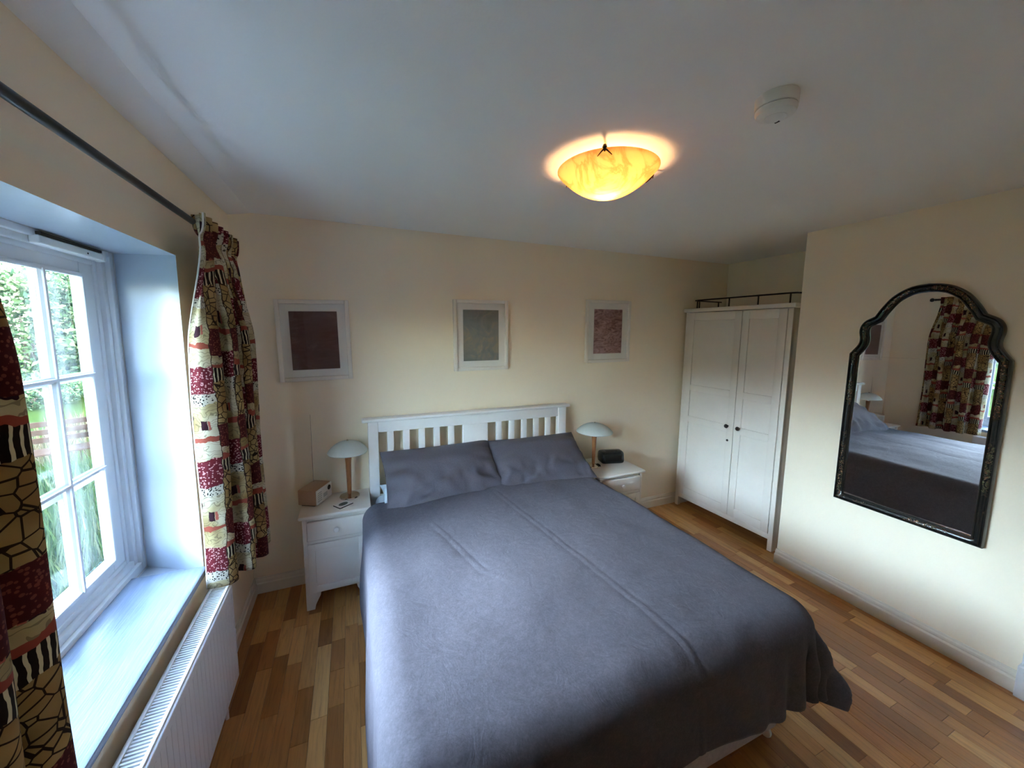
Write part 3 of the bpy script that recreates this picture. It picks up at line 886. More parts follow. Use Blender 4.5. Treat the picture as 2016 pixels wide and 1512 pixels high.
def pillow(name, w, h, th, loc, tilt, rz, mat, label, seed, group=None, sag=0.0, roll=0.0):
    nu, nv = 64, 44
    def pt(i, j, side):
        u = -1 + 2 * i / (nu - 1); v_ = -1 + 2 * j / (nv - 1)
        # sample denser near the rim
        u = math.sin(u * math.pi / 2); v_ = math.sin(v_ * math.pi / 2)
        x = u * w / 2 * (1 - 0.045 * (1 - v_ * v_)  * abs(u)); y = v_ * h / 2 * (1 - 0.06 * (1 - u * u) * abs(v_))
        prof = (max(0, 1 - abs(u) ** 2.6) ** 0.55) * (max(0, 1 - abs(v_) ** 2.4) ** 0.55)
        z = side * th / 2 * prof
        n1 = mnoise.noise((u * 2.0 + seed, v_ * 2.0, seed * 1.7)); n2 = mnoise.noise((u * 7 + seed, v_ * 2.6, 3.1 + seed))
        z += prof * side * (0.018 * n1)
        # gathers fanning from the lower edge
        e = smooth(0.1, -0.9, v_)
        z += side * prof ** 0.5 * e * 0.030 * math.sin(u * 15 + 3 * n1 * 2 + v_ * u * 6 + seed) * (0.5 + n2)
        e2 = smooth(0.45, 0.95, abs(u))
        z += side * prof ** 0.5 * e2 * 0.014 * math.sin(v_ * 12 + seed * 2)
        y += sag * (1 - u * u) * -0.02
        return (x, y, z)
    me = bpy.data.meshes.new(name)
    vs_ = [pt(i, j, 1) for j in range(nv) for i in range(nu)] + [pt(i, j, -1) for j in range(nv) for i in range(nu)]
    fs_ = []
    o2 = nu * nv
    for j in range(nv - 1):
        for i in range(nu - 1):
            a = j * nu + i
            fs_.append((a, a + 1, a + nu + 1, a + nu))
            fs_.append((o2 + a, o2 + a + nu, o2 + a + nu + 1, o2 + a + 1))
    me.from_pydata(vs_, [], fs_)
    bm = bmesh.new(); bm.from_mesh(me)
    bmesh.ops.remove_doubles(bm, verts=bm.verts, dist=1e-5)
    bmesh.ops.recalc_face_normals(bm, faces=bm.faces)
    bm.to_mesh(me); bm.free()
    me.polygons.foreach_set('use_smooth', [True] * len(me.polygons))
    me.materials.append(mat)
    o = bpy.data.objects.new(name, me); COL.objects.link(o)
    o.location = loc
    o.rotation_euler = (tilt, roll, rz)
    tag(o, label, 'pillow', group)
    # stitched rim
    rim = []
    for k in range(120):
        tt_ = k / 120 * 4
        s_, f = int(tt_), tt_ - int(tt_)
        u, v_ = [(-1 + 2 * f, -1), (1, -1 + 2 * f), (1 - 2 * f, 1), (-1, 1 - 2 * f)][s_]
        rim.append((u * w / 2 * (1 - 0.045 * (1 - v_ * v_)), v_ * h / 2 * (1 - 0.06 * (1 - u * u)) + sag * (1 - u * u) * -0.02, 0))
    rim.append(rim[0])
    MB().tube(rim, 0.0035, 6, cap=False).build('seam_piping', mat, o, True)
    return o
pillow('pillow', 0.80, 0.46, 0.165, (1.205, -0.262, 0.755), math.radians(35), math.radians(1.5), M['pillow'], 'slate grey pillow on the radio side of the bed', 1.3)
pillow('pillow', 0.78, 0.46, 0.165, (1.955, -0.262, 0.750), math.radians(33), math.radians(-1.0), M['pillow'], 'slate grey pillow on the wardrobe side of the bed', 4.1)
pillow('pillow', 0.72, 0.30, 0.075, (1.155, -0.235, 0.640), math.radians(4), 0, M['sheet'], 'pale blue pillow tucked under the grey pillow by the radio', 2.2)
pillow('pillow', 0.72, 0.30, 0.075, (1.915, -0.235, 0.640), math.radians(4), 0, M['sheet'], 'pale blue pillow tucked under the grey pillow by the wardrobe', 6.2)

# ------------------------------------------------------------------ nightstands
def nightstand(x0, x1, yb, yf, zt, label):
    cx, cy_ = (x0 + x1) / 2, (yb + yf) / 2
    w, d = (x1 - x0) / 2, (yb - yf) / 2
    t_ = thing('nightstand', label, 'nightstand', (cx, cy_, 0), 0, 'white nightstands flanking the bed')
    bw, bf, bb = w - 0.018, -d + 0.022, d
    def bld(mb, n, m='white', par=None, s=True): return mb.build(n, M[m], par or t_, s)
    bld(MB().box(-w, w, -d, d, zt - 0.020, zt, 0.006, 3), 'top')
    bld(MB().box(-bw, -bw + 0.018, bf, bb, 0.10, zt - 0.02, 0.002), 'side_panel')
    bld(MB().box(bw - 0.018, bw, bf, bb, 0.10, zt - 0.02, 0.002), 'side_panel')
    bld(MB().box(-bw + 0.016, bw - 0.016, bf + 0.012, bb - 0.004, 0.105, zt - 0.02, 0.0), 'carcass')
    fz = zt - 0.045
    for s in (-1, 1):
        bld(MB().box(s * bw - s * 0.022, s * bw, bf - 0.003, bf + 0.02, 0.10, zt - 0.02, 0.002), 'front_stile')
    dr = bld(MB().box(-bw + 0.024, bw - 0.024, bf - 0.012, bf + 0.012, fz - 0.118, fz, 0.006, 3), 'drawer')
    bld(MB().lathe([(0.007, 0.0), (0.007, -0.008), (0.015, -0.014), (0.0175, -0.021), (0.014, -0.028), (0.0, -0.031)], (0, bf - 0.011, fz - 0.060), 20, 'Y'), 'knob', 'porcelain', dr)
    bld(MB().box(-bw + 0.02, bw - 0.02, bf - 0.002, bf + 0.02, fz - 0.140, fz - 0.122, 0.002), 'middle_rail')
    dz1, dz0 = fz - 0.142, 0.112
    mb = MB()
    fr_ = 0.042
    mb.box(-bw + 0.022, -bw + 0.022 + fr_, bf - 0.010, bf + 0.010, dz0, dz1, 0.003)
    mb.box(bw - 0.022 - fr_, bw - 0.022, bf - 0.010, bf + 0.010, dz0, dz1, 0.003)
    mb.box(-bw + 0.02 + fr_, bw - 0.02 - fr_, bf - 0.010, bf + 0.010, dz1 - fr_, dz1, 0.003)
    mb.box(-bw + 0.02 + fr_, bw - 0.02 - fr_, bf - 0.010, bf + 0.010, dz0, dz0 + fr_, 0.003)
    dd = bld(mb, 'lower_drawer')
    bld(MB().box(-bw + 0.06, bw - 0.06, bf - 0.004, bf + 0.008, dz0 + 0.035, dz1 - 0.035, 0.003), 'panel', 'white', dd)
    # bracket feet with a curved inner edge
    for s in (-1, 1):
        out = [(s * bw, 0.0), (s * bw, 0.112), (s * (bw - 0.085), 0.112), (s * (bw - 0.080), 0.088), (s * (bw - 0.066), 0.060), (s * (bw - 0.052), 0.030), (s * (bw - 0.046), 0.0)]
        bld(MB().prism(out, 'Y', bf - 0.002, bf + 0.018), 'foot', s=False)
        bld(MB().prism(out, 'Y', bb - 0.020, bb), 'foot', s=False)
    return t_
NS1Z, NS2Z = 0.615, 0.600
nightstand(0.314, 0.724, -0.012, -0.325, NS1Z, 'white nightstand carrying the beech radio and a glass-shaded lamp')
nightstand(2.392, 2.848, -0.020, -0.432, NS2Z, 'white nightstand carrying the black clock radio and a glass-shaded lamp')

# ------------------------------------------------------------------ bedside lamps
def bedside_lamp(loc, label, h, r):
    l_ = thing('bedside_lamp', label, 'lamp', loc, 0, 'glass-shaded bedside lamps')
    MB().lathe([(0.0, 0.0), (0.062, 0.0), (0.064, 0.004), (0.060, 0.010), (0.030, 0.016), (0.014, 0.022), (0.0, 0.023)], (0, 0, 0), 36).build('base', M['chrome'], l_, True)
    MB().lathe([(0.0, 0.02), (0.013, 0.02), (0.014, 0.06), (0.018, h * 0.6), (0.022, h - 0.105), (0.022, h - 0.100), (0.0, h - 0.098)], (0, 0, 0), 24).build('stem', M['cherry'], l_, True)
    MB().lathe([(0.0, h - 0.099), (0.012, h - 0.099), (0.012, h - 0.07), (0.022, h - 0.066), (0.024, h - 0.045), (0.014, h - 0.022), (0.0, h - 0.018)], (0, 0, 0), 16).build('bulb', M['porcelain'], l_, True)
    prof = []
    Rr = (r * r + 0.072 ** 2) / (2 * 0.072)
    for k in range(13):
        q = r * k / 12
        prof.append((q if k else 0.0, h - Rr + math.sqrt(Rr * Rr - q * q)))
    inner = [(max(q - 0.002, 0), z - 0.005) for q, z in prof[::-1]]
    inner[-1] = (0.0, inner[-1][1])
    sh = MB().lathe(prof + inner, (0, 0, 0), 44).build('shade', M['shade'], l_, True)
    MB().lathe([(0.0, h + 0.010), (0.005, h + 0.008), (0.007, h + 0.003), (0.006, h - 0.002), (0.0, h - 0.003)], (0, 0, 0), 14).build('finial', M['chrome'], l_, True)
    for k in range(3):
        a = 2.2 + k * 2.094
        c = (0.9 * r * math.cos(a), 0.9 * r * math.sin(a), h - Rr + math.sqrt(Rr * Rr - 0.81 * r * r) - 0.004)
        MB().tube([(0.0, 0.0, h - 0.060), (c[0] * 0.5, c[1] * 0.5, h - 0.056), c], 0.0016, 6).build('shade_arm', M['chrome'], l_, True)
    MB().tube([(0.055, 0.015, 0.006), (0.068, 0.022, 0.003), (0.05, 0.062, 0.003), (0.02, 0.075, 0.003)], 0.0022, 6).build('cord', M['plastic_w'], l_, True)
    return l_
bedside_lamp((0.598, -0.112, NS1Z), 'wood-stemmed lamp with frosted glass dome shade beside the beech radio', 0.385, 0.126)
bedside_lamp((2.500, -0.195, NS2Z), 'wood-stemmed lamp with frosted glass dome shade beside the black clock radio', 0.372, 0.150)

# beech radio with a white front and tall aerial
ra = thing('radio', 'beech cased radio with white front and raised aerial', 'radio', (0.392, -0.100, NS1Z), math.radians(62))
MB().box(-0.086, 0.086, -0.058, 0.062, 0.006, 0.104, 0.004).build('case', M['radiowood'], ra, True)
fr = MB().box(-0.084, 0.084, -0.0635, -0.057, 0.008, 0.102, 0.002).build('front_panel', M['plastic_w'], ra, True)
MB().lathe([(0.0, -0.0655), (0.016, -0.0655), (0.017, -0.060), (0.0, -0.060)], (0.052, 0, 0.074), 24, 'Y').build('dial', M['plastic_b'], ra, True)
MB().box(-0.012, 0.032, -0.0645, -0.060, 0.030, 0.058, 0.001).build('display', plain('pale_display', (0.55, 0.58, 0.55), 0.2), ra)
for k in range(4):
    MB().lathe([(0.0, -0.066), (0.004, -0.066), (0.004, -0.060), (0.0, -0.060)], (-0.008 + k * 0.013, 0, 0.020), 12, 'Y').build('button', M['plastic_w'], ra, True)
for k in range(5):
    MB().box(-0.075, -0.030, -0.0642, -0.060, 0.026 + k * 0.013, 0.031 + k * 0.013, 0.0).build('speaker_slot', plain('grey_slot', (0.45, 0.44, 0.42), 0.7), ra)
for sx_ in (-0.07, 0.07):
    MB().box(sx_ - 0.008, sx_ + 0.008, -0.045, 0.045, 0.0, 0.007, 0.001).build('foot', M['plastic_b'], ra)
MB().tube([(0.055, 0.045, 0.10), (0.056, 0.046, 0.30), (0.058, 0.046, 0.56)], [0.0024, 0.0018, 0.0012], 8).build('aerial', M['chrome'], ra, True)

co = thing('coaster', 'small white coaster with dark oval picture beside the beech radio', 'coaster', (0.560, -0.232, NS1Z), math.radians(36))
MB().box(-0.048, 0.048, -0.036, 0.036, 0.0, 0.006, 0.002).build('base', M['slot'], co)
MB().box(-0.046, 0.046, -0.034, 0.034, 0.006, 0.0072, 0.0).build('white_face', M['plastic_w'], co)
ob = MB().lathe([(0.0, 0.0), (0.026, 0.0), (0.026, 0.0008), (0.0, 0.0008)], (0, 0, 0), 28).build('oval_picture', plain('oval_print', (0.06, 0.075, 0.06), 0.4, var=0.5, scale=60), co)
ob.location = (0, 0, 0.0072); ob.scale = (1.15, 0.8, 1)

# black clock radio
ck = thing('clock_radio', 'black rounded clock radio on the nightstand near the wardrobe', 'clock', (2.700, -0.168, NS2Z), math.radians(-14))
prof = [(-0.050, 0.004), (-0.056, 0.012), (-0.060, 0.030), (-0.052, 0.080), (-0.044, 0.094), (-0.030, 0.102), (0.030, 0.104), (0.046, 0.096), (0.054, 0.080), (0.056, 0.020), (0.048, 0.004)]
body = MB()
secs = [(-0.100, 0.80), (-0.097, 0.90), (-0.088, 0.97), (-0.070, 1.0), (0.070, 1.0), (0.088, 0.97), (0.097, 0.90), (0.100, 0.80)]
rr_ = []
for x, s in secs:
    rr_.append([body.bm.verts.new((x, y * s, 0.053 + (z - 0.053) * s)) for y, z in prof])
for a in range(len(rr_) - 1):
    for k in range(len(prof)):
        body.bm.faces.new((rr_[a][k], rr_[a][(k + 1) % len(prof)], rr_[a + 1][(k + 1) % len(prof)], rr_[a + 1][k]))
body.bm.faces.new(rr_[0]); body.bm.faces.new(rr_[-1][::-1])
body.build('case', M['plastic_b'], ck, 'all')
MB().poly([(-0.074, -0.0608, 0.026), (0.074, -0.0608, 0.026), (0.074, -0.0548, 0.076), (-0.074, -0.0548, 0.076), (-0.074, -0.055, 0.026), (0.074, -0.055, 0.026), (0.074, -0.049, 0.076), (-0.074, -0.049, 0.076)],
          [(0, 1, 2, 3), (4, 7, 6, 5), (0, 4, 5, 1), (1, 5, 6, 2), (2, 6, 7, 3), (3, 7, 4, 0)]).build('display', M['darkglass'], ck)
MB().box(-0.05, 0.05, -0.015, 0.012, 0.1005, 0.107, 0.003).build('snooze_bar', M['plastic_b'], ck, True)
for s in (-1, 1): MB().box(s * 0.07 - 0.01, s * 0.07 + 0.01, -0.035, 0.035, 0, 0.008, 0.001).build('foot', M['plastic_b'], ck)

# ------------------------------------------------------------------ pictures
def picture(name, cx, cz, w, h, iw, ih, art, label, tilt=0.0):
    p_ = thing(name, label, 'picture', (cx, 0.0, cz), 0, 'white framed prints above the bed')
    p_.rotation_euler = (0, tilt, 0)
    f = 0.026
    for (x0, x1, z0, z1) in ((-w, -w + f, -h, h), (w - f, w, -h, h), (-w + f, w - f, h - f, h), (-w + f, w - f, -h, -h + f)):
        MB().box(x0, x1, -0.026, -0.001, z0, z1, 0.004).build('frame_rail', M['white'], p_, True)
    MB().box(-w + f - 0.004, w - f + 0.004, -0.010, -0.004, -h + f - 0.004, h - f + 0.004).build('mount', M['mat'], p_)
    MB().box(-iw, iw, -0.0112, -0.0098, -ih, ih).build('print', art, p_)
    for (x0, x1, z0, z1) in ((-iw - 0.004, -iw, -ih - 0.004, ih + 0.004), (iw, iw + 0.004, -ih - 0.004, ih + 0.004), (-iw, iw, ih, ih + 0.004), (-iw, iw, -ih - 0.004, -ih)):
        MB().box(x0, x1, -0.0122, -0.0098, z0, z1).build('mount_bevel', M['plastic_w'], p_)
    MB().box(-w + f - 0.003, w - f + 0.003, -0.0165, -0.0145, -h + f - 0.003, h - f + 0.003).build('glazing', M['picglass'], p_)
    return p_
picture('framed_picture', 0.428, 1.656, 0.214, 0.260, 0.139, 0.187, M['print_plum'], 'white framed plum abstract print above the beech radio', math.radians(-1.2))
picture('framed_picture', 1.564, 1.692, 0.218, 0.266, 0.142, 0.192, M['print_grey'], 'white framed grey abstract print above the headboard', math.radians(-0.6))
picture('framed_picture', 2.740, 1.730, 0.236, 0.270, 0.150, 0.192, M['print_mauve'], 'white framed mauve swirl print above the black clock radio', math.radians(-0.5))

# ------------------------------------------------------------------ wardrobe
WW = 0.925
wd = thing('wardrobe', 'white two-door wardrobe with dark knobs and metal gallery rail', 'wardrobe', (3.650, -0.500, 0), math.radians(2.2))
# local frame: front face at x=0 looking to -x, width along y, back wall side is +y
hw, dp, ht = WW / 2, 0.50, 1.95
W_ = lambda mb, n, m='white', par=None, s=True: mb.build(n, M[m], par or wd, s)
W_(MB().box(0.004, dp, hw - 0.020, hw, 0.0, ht - 0.03, 0.002), 'side_panel')
W_(MB().box(0.004, dp, -hw, -hw + 0.020, 0.0, ht - 0.03, 0.002), 'side_panel')
W_(MB().box(0.024, dp - 0.01, -hw + 0.018, hw - 0.018, 0.10, ht - 0.03), 'carcass')
W_(MB().box(-0.024, dp + 0.005, -hw - 0.020, hw + 0.016, ht - 0.034, ht, 0.005), 'cornice')
for s in (-1, 1):
    y0 = s * hw; y1 = s * (hw - 0.036)
    W_(MB().box(-0.004, 0.030, min(y0, y1), max(y0, y1), 0.0, ht - 0.034, 0.003), 'front_post')
W_(MB().box(0.0, 0.026, -hw + 0.03, hw - 0.03, 0.090, 0.135, 0.003), 'bottom_rail')
split = -0.085
def wdoor(ya, yb, knob_y, lock):
    z0, z1 = 0.140, ht - 0.040
    st = 0.058
    mb = MB()
    mb.box(-0.010, 0.012, ya, ya + st, z0, z1, 0.0025)
    mb.box(-0.010, 0.012, yb - st, yb, z0, z1, 0.0025)
    rails = [(z0, z0 + 0.075), (0.872, 0.932), (1.175, 1.235), (z1 - 0.07, z1)]
    for a, b in rails:
        mb.box(-0.010, 0.012, ya + st - 0.001, yb - st + 0.001, a, b, 0.0025)
    d_ = W_(mb, 'door')
    for k in range(3):
        W_(MB().box(-0.002, 0.008, ya + st - 0.006, yb - st + 0.006, rails[k][1] - 0.006, rails[k + 1][0] + 0.006, 0.0), 'panel', 'white', d_, False)
    W_(MB().lathe([(0.007, 0.0), (0.007, -0.012), (0.015, -0.018), (0.018, -0.026), (0.014, -0.033), (0.0, -0.035)], (-0.009, knob_y, 0.925), 20, 'X'), 'knob', 'knob_dark', d_)
    if lock:
        W_(MB().lathe([(0.0, -0.004), (0.009, -0.004), (0.010, 0.001), (0.0, 0.001)], (-0.010, knob_y - 0.004, 0.798), 16, 'X'), 'escutcheon', 'knob_dark', d_)
wdoor(split + 0.002, hw - 0.038, split + 0.050, True)
wdoor(-hw + 0.038, split - 0.002, split - 0.050, False)
# gallery rail
gz = ht + 0.078
pts = [(dp - 0.06, hw - 0.03, gz), (0.10, hw - 0.03, gz), (0.055, hw - 0.045, gz), (0.040, hw - 0.085, gz), (0.040, -hw + 0.06, gz), (0.055, -hw + 0.02, gz), (0.10, -hw + 0.005, gz), (dp - 0.06, -hw + 0.005, gz)]
gal = W_(MB().tube(pts, 0.006, 8), 'gallery_rail', 'dark_metal')
for (x, y) in ((0.10, hw - 0.03), (0.040, hw - 0.10), (dp - 0.10, hw - 0.03), (0.040, hw - 0.39), (0.040, -hw + 0.29), (0.040, -hw + 0.055), (dp - 0.10, -hw + 0.005), (0.25, -hw + 0.005)):
    W_(MB().tube([(x, y, ht - 0.002), (x, y, gz)], 0.0055, 8), 'gallery_post', 'dark_metal', gal)

# ------------------------------------------------------------------ mirror
MYC = -1.690
half = [(0.0, 2.001), (0.048, 1.996), (0.093, 1.980), (0.146, 1.940), (0.187, 1.882), (0.214, 1.832), (0.256, 1.806), (0.276, 1.775), (0.281, 1.740), (0.275, 1.700), (0.277, 1.672), (0.290, 1.645), (0.318, 1.604), (0.318, 0.655)]
def densify(P, n):
    return catmull(P, n)
arch = densify(half[:6], 26).tolist()
ear = densify(half[5:13], 30).tolist()
side = [(0.318, z) for z in np.linspace(1.604, 0.655, 10)]
bottom = [(u, 0.655) for u in np.linspace(0.318, 0.0, 8)]
h_ = arch + ear[1:] + side[1:] + bottom[1:]
outl = [(u, z) for u, z in h_] + [(-u, z) for u, z in h_[-2:0:-1]]
O = np.array(outl)            # clockwise seen from the room with u to one side
def offset(O_, d):
    n = len(O_)
    out = []
    for i in range(n):
        a, b, c = O_[i - 1], O_[i], O_[(i + 1) % n]
        t1 = (b - a) / (np.linalg.norm(b - a) + 1e-9); t2 = (c - b) / (np.linalg.norm(c - b) + 1e-9)
        n1 = np.array([-t1[1], t1[0]]); n2 = np.array([-t2[1], t2[0]])
        m = n1 + n2
        m = m / (np.linalg.norm(m) + 1e-9)
        k = 1 / max(0.5, float(m @ n1))
        out.append(b + m * d * k)
    return np.array(out)
ctr = np.array([0.0, 1.3])
sgn = -1 if np.linalg.norm(offset(O, 0.02)[0] - ctr) > np.linalg.norm(O[0] - ctr) else 1
mir = thing('wall_mirror', 'arched mirror in a black lacquer frame painted with flowers', 'mirror', (XM - 0.006, MYC, 0.655), math.radians(-0.95))
def ringpart(levels, name, mat):
    mb = MB()
    rs_ = []
    for d, x in levels:
        Q = offset(O, sgn * d) if d else O
        rs_.append([mb.bm.verts.new((x, q[0], q[1] - 0.655)) for q in Q])
    n = len(O)
    for a in range(len(rs_)):
        A, B_ = rs_[a], rs_[(a + 1) % len(rs_)]
        for k in range(n):
            mb.bm.faces.new((A[k], A[(k + 1) % n], B_[(k + 1) % n], B_[k]))
    return mb.build(name, mat, mir, True)
ringpart([(0.0, -0.002), (0.0, -0.024), (0.003, -0.030), (0.008, -0.031), (0.011, -0.026), (0.011, -0.002)], 'outer_moulding', M['lacquer_plain'])
ringpart([(0.010, -0.002), (0.010, -0.024), (0.018, -0.029), (0.026, -0.028), (0.034, -0.022), (0.034, -0.002)], 'frame', M['lacquer'])
ringpart([(0.033, -0.002), (0.033, -0.023), (0.037, -0.027), (0.041, -0.025), (0.045, -0.013), (0.045, -0.002)], 'inner_moulding', M['lacquer_plain'])
G = offset(O, sgn * 0.043)
mb = MB()
A = [mb.bm.verts.new((-0.011, q[0], q[1] - 0.655)) for q in G]
B_ = [mb.bm.verts.new((-0.006, q[0], q[1] - 0.655)) for q in G]
mb.bm.faces.new(A); mb.bm.faces.new(B_[::-1])
for k in range(len(G)): mb.bm.faces.new((A[k], B_[k], B_[(k + 1) % len(G)], A[(k + 1) % len(G)]))
mb.build('mirror_glass', M['mirror'], mir)

# ------------------------------------------------------------------ ceiling light and smoke alarm
LX, LY = 1.652, -1.372
cl = thing('ceiling_light', 'lit alabaster glass bowl light on the ceiling', 'ceiling light', (LX, LY, HC))
MB().lathe([(0.0, 0.0), (0.065, 0.0), (0.065, -0.008), (0.05, -0.015), (0.0, -0.016)], (0, 0, 0), 28).build('ceiling_plate', M['plastic_w'], cl, True)
r0, dz, zr = 0.203, 0.106, -0.026
prof = []
for k in range(19):
    q = k / 18
    prof.append((r0 * q, zr - dz * (1 - q ** 2.1)))
inn = [(max(r_ - 0.001, 0.0), z + 0.004) for r_, z in prof[::-1]]
MB().lathe(prof + [(r0 + 0.002, zr + 0.003)] + inn, (0, 0, 0), 64).build('glass_bowl', M['alabaster'], cl, 'all')
camdir = math.atan2(CAM_POS.y - LY, CAM_POS.x - LX)
for k in range(3):
    a = camdir - 0.06 + k * 2 * math.pi / 3
    ca, sa = math.cos(a), math.sin(a)
    mb = MB().tube([(0.06 * ca, 0.06 * sa, -0.008), (0.15 * ca, 0.15 * sa, -0.010), (0.203 * ca, 0.203 * sa, -0.018), (0.2091 * ca, 0.2091 * sa, -0.026), (0.201 * ca, 0.201 * sa, -0.034)], 0.0035, 8)
    mb.lathe([(0.0, 0.010), (0.006, 0.008), (0.009, 0.0), (0.006, -0.006), (0.0, -0.008)], (0.207 * ca, 0.207 * sa, -0.022), 14)
    for s in (-1, 1):
        tx, ty = -sa * s, ca * s
        mb.tube([(0.207 * ca, 0.207 * sa, -0.027), (0.205 * ca + 0.010 * tx, 0.205 * sa + 0.010 * ty, -0.034), (0.1941 * ca + 0.026 * tx, 0.1941 * sa + 0.026 * ty, -0.046)], [0.004, 0.003, 0.0015], 6)
    mb.build('clip', M['dark_metal'], cl, True)
MB().tube([(0, 0, -0.015), (0, 0, -0.050)], 0.016, 14).build('lamp_holder', M['plastic_w'], cl, True)
ld = bpy.data.lights.new('bulb_light', 'POINT')
ld.energy = 0.95
ld.color = (1.0, 0.58, 0.27)
ld.shadow_soft_size = 0.03
lo = bpy.data.objects.new('bulb_light', ld); COL.objects.link(lo)
lo.parent = cl; lo.location = (0.0, 0.0, -0.102)

sd = thing('smoke_alarm', 'round white smoke alarm on the ceiling', 'smoke alarm', (1.822, -1.935, HC))
MB().lathe([(0.0, 0.0), (0.054, 0.0), (0.055, -0.006), (0.054, -0.030), (0.052, -0.032), (0.0, -0.032)], (0, 0, 0), 40).build('base', M['plastic_w'], sd, True)
MB().lathe([(0.0, -0.031), (0.049, -0.031), (0.049, -0.035), (0.0, -0.035)], (0, 0, 0), 40).build('vent_gap', M['slot'], sd, True)
MB().lathe([(0.0, -0.034), (0.052, -0.034), (0.053, -0.040), (0.049, -0.050), (0.038, -0.054), (0.0, -0.055)], (0, 0, 0), 40).build('cover', M['plastic_w'], sd, True)
MB().lathe([(0.024, -0.0545), (0.026, -0.056), (0.028, -0.056), (0.030, -0.0540)], (0.006, 0.004, 0), 32, close=False).build('test_button', M['plastic_w'], sd, True)
MB().box(0.030, 0.036, 0.008, 0.022, -0.0565, -0.0535, 0.0005).build('sounder_slot', M['slot'], sd)

# ------------------------------------------------------------------ the garden outside
GZ = -0.50
g_ = MB()
g_.box(-60, -0.401, -40, 60, GZ - 0.3, GZ)
gr = structure(g_.build('ground', M['lawn']), 'mown lawn outside the window')
rng = np.random.default_rng(5)
def quads(name, P, N, size, aspect, mat, parent=None, upright=False):
    n = len(P)
    ax = rng.normal(size=(n, 3))
    if upright: ax = np.stack([rng.normal(0, .25, n), rng.normal(0, .25, n), np.ones(n)], 1)
    ax /= np.linalg.norm(ax, axis=1)[:, None]
    bx_ = np.cross(ax, rng.normal(size=(n, 3))); bx_ /= np.linalg.norm(bx_, axis=1)[:, None]
    s = size * (0.6 + 0.8 * rng.random(n))[:, None]
    A_ = P - bx_ * s * aspect; B1 = P + bx_ * s * aspect; C_ = P + ax * s * 2
    Mid = P + ax * s
    V_ = np.stack([P, Mid + bx_ * s * aspect, C_, Mid - bx_ * s * aspect], 1).reshape(-1, 3)
    me = bpy.data.meshes.new(name)
    me.vertices.add(4 * n); me.vertices.foreach_set('co', V_.ravel())
    me.loops.add(4 * n); me.loops.foreach_set('vertex_index', np.arange(4 * n, dtype=np.int32))
    me.polygons.add(n); me.polygons.foreach_set('loop_start', np.arange(0, 4 * n, 4, dtype=np.int32))
    me.update(calc_edges=True)
    me.materials.append(mat)
    o = bpy.data.objects.new(name, me); COL.objects.link(o)
    if parent: o.parent = parent
    return o
def shrub(name, loc, rad, n, leaf, mat, label, group):
    t_ = thing(name, label, 'tree' if rad[2] > 1.6 else 'shrub', loc, 0, group)
    d = rng.normal(size=(n, 3)); d /= np.linalg.norm(d, axis=1)[:, None]
    lump = 1 + 0.22 * np.sin(d[:, 0] * 5 + loc[0]) * np.cos(d[:, 2] * 6) + 0.15 * np.sin(d[:, 1] * 9 + loc[1])
    r = (0.72 + 0.3 * rng.random(n)) * lump
    P = d * r[:, None] * np.array(rad) + np.array([0, 0, rad[2] * 1.02])
    P[:, 2] = np.maximum(P[:, 2], 0.02)
    quads('foliage', P, None, leaf, 0.5, mat, t_)
    for k in range(4):
        a = k * 1.7
        MB().tube([(0.1 * math.cos(a), 0.1 * math.sin(a), -0.05), (0.2 * rad[0] * math.cos(a), 0.2 * rad[1] * math.sin(a), rad[2] * 0.6), (0.45 * rad[0] * math.cos(a), 0.45 * rad[1] * math.sin(a), rad[2] * 1.3)], [0.09, 0.06, 0.02], 8).build('trunk', M['bark'], t_, True)
    return t_
hedge = [((-11.2, 12.6), 0, 'dark leafy tree at the far lawn edge, tallest of the row'), ((-9.0, 14.2), 1, 'pale green leafy tree at the far lawn edge'), ((-6.4, 14.6), 0, 'dark leafy tree straight beyond the lawn'),
         ((-13.5, 9.0), 1, 'pale green leafy tree beyond the bench'), ((-4.0, 15.2), 1, 'pale leafy tree past the dry grass'), ((-15.2, 5.0), 0, 'dark leafy tree at the open end of the lawn'),
         ((-14.6, 1.2), 1, 'pale leafy tree added out of view against low sun, facing the window'), ((-14.2, -2.6), 0, 'dark leafy tree added out of view against low sun, facing the sill'), ((-14.6, -6.4), 1, 'pale leafy tree added out of view against low sun, beyond the dark one')]  # last three added mostly out of view to block low sun on the mirror wall
for (xy, kind, lab) in hedge:
    shrub('tree', (*xy, GZ), (2.2, 1.7, 2.35 if kind == 0 else 2.1), 12000, 0.085, M['leaf_dark'] if kind == 0 else M['leaf_pale'], lab, 'trees along the far lawn edge')
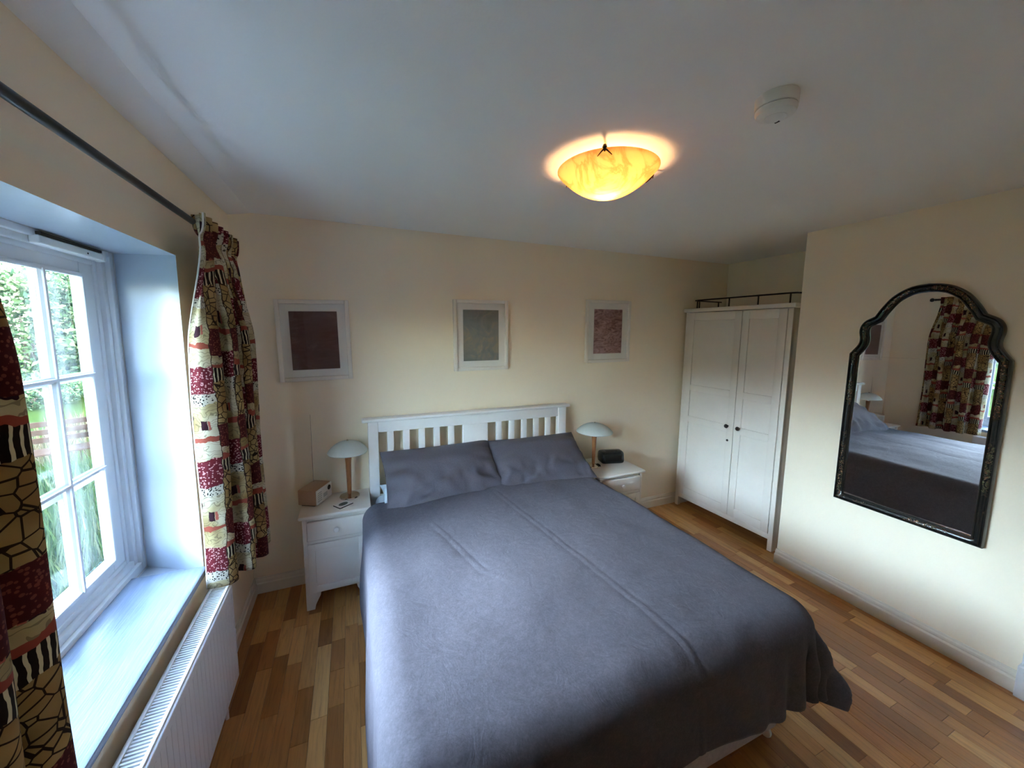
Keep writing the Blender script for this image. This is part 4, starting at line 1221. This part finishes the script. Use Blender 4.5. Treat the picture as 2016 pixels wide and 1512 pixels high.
for (xy, lab) in (((-7.9, 11.9), 'low dark shrub at the foot of the trees'), ((-10.2, 10.6), 'low dark shrub between the trees and the bench')):
    shrub('shrub', (*xy, GZ), (1.5, 1.1, 0.45), 4000, 0.05, M['leaf_dark'], lab, None)
# tall grass near the house wall and dry stems further out
def tuft_field(name, x0, x1, y0, y1, n, size, asp, mat, label, cat):
    P = np.stack([rng.uniform(x0, x1, n), rng.uniform(y0, y1, n), np.zeros(n)], 1)
    keep = (np.sin(P[:, 0] * 2.1) + np.sin(P[:, 1] * 1.7) + rng.normal(0, .8, n)) > -0.6
    P = P[keep]
    c = np.array([(x0 + x1) / 2, (y0 + y1) / 2, GZ])
    P[:, :2] -= c[:2]
    o = quads(name, P, None, size, asp, mat, None, True)
    o.location = c
    return tag(o, label, cat, kind='stuff')
tuft_field('tall_grass', -3.2, -0.8, 0.6, 4.2, 16000, 0.19, 0.035, M['blade'], 'tall green grass close to the window', 'grass')
tuft_field('dry_grass', -4.7, -2.9, 5.2, 8.6, 5000, 0.22, 0.03, M['straw'], 'dry straw-coloured grass standing on the lawn', 'grass')
# garden bench seen through the panes
bn = thing('garden_bench', 'weathered brown garden bench on the lawn', 'bench', (-3.62, 4.62, GZ), math.radians(28))
for k in range(4): MB().box(-0.6, 0.6, -0.21 + k * 0.105, -0.115 + k * 0.105, 0.415, 0.44, 0.004).build('seat_slat', M['benchwood'], bn)
for k in range(3): MB().box(-0.6, 0.6, 0.215, 0.24, 0.52 + k * 0.12, 0.60 + k * 0.12, 0.004).build('back_slat', M['benchwood'], bn)
for s in (-1, 1):
    for y in (-0.21, 0.22):
        MB().box(s * 0.6 - 0.035, s * 0.6 + 0.035, y - 0.035, y + 0.035, 0, 0.64 if y < 0 else 0.88, 0.006).build('leg', M['benchwood'], bn)
    MB().box(s * 0.6 - 0.05, s * 0.6 + 0.05, -0.27, 0.26, 0.64, 0.685, 0.01).build('arm_rest', M['benchwood'], bn)
    MB().box(s * 0.6 - 0.03, s * 0.6 + 0.03, -0.2, 0.2, 0.36, 0.415, 0.004).build('side_rail', M['benchwood'], bn)
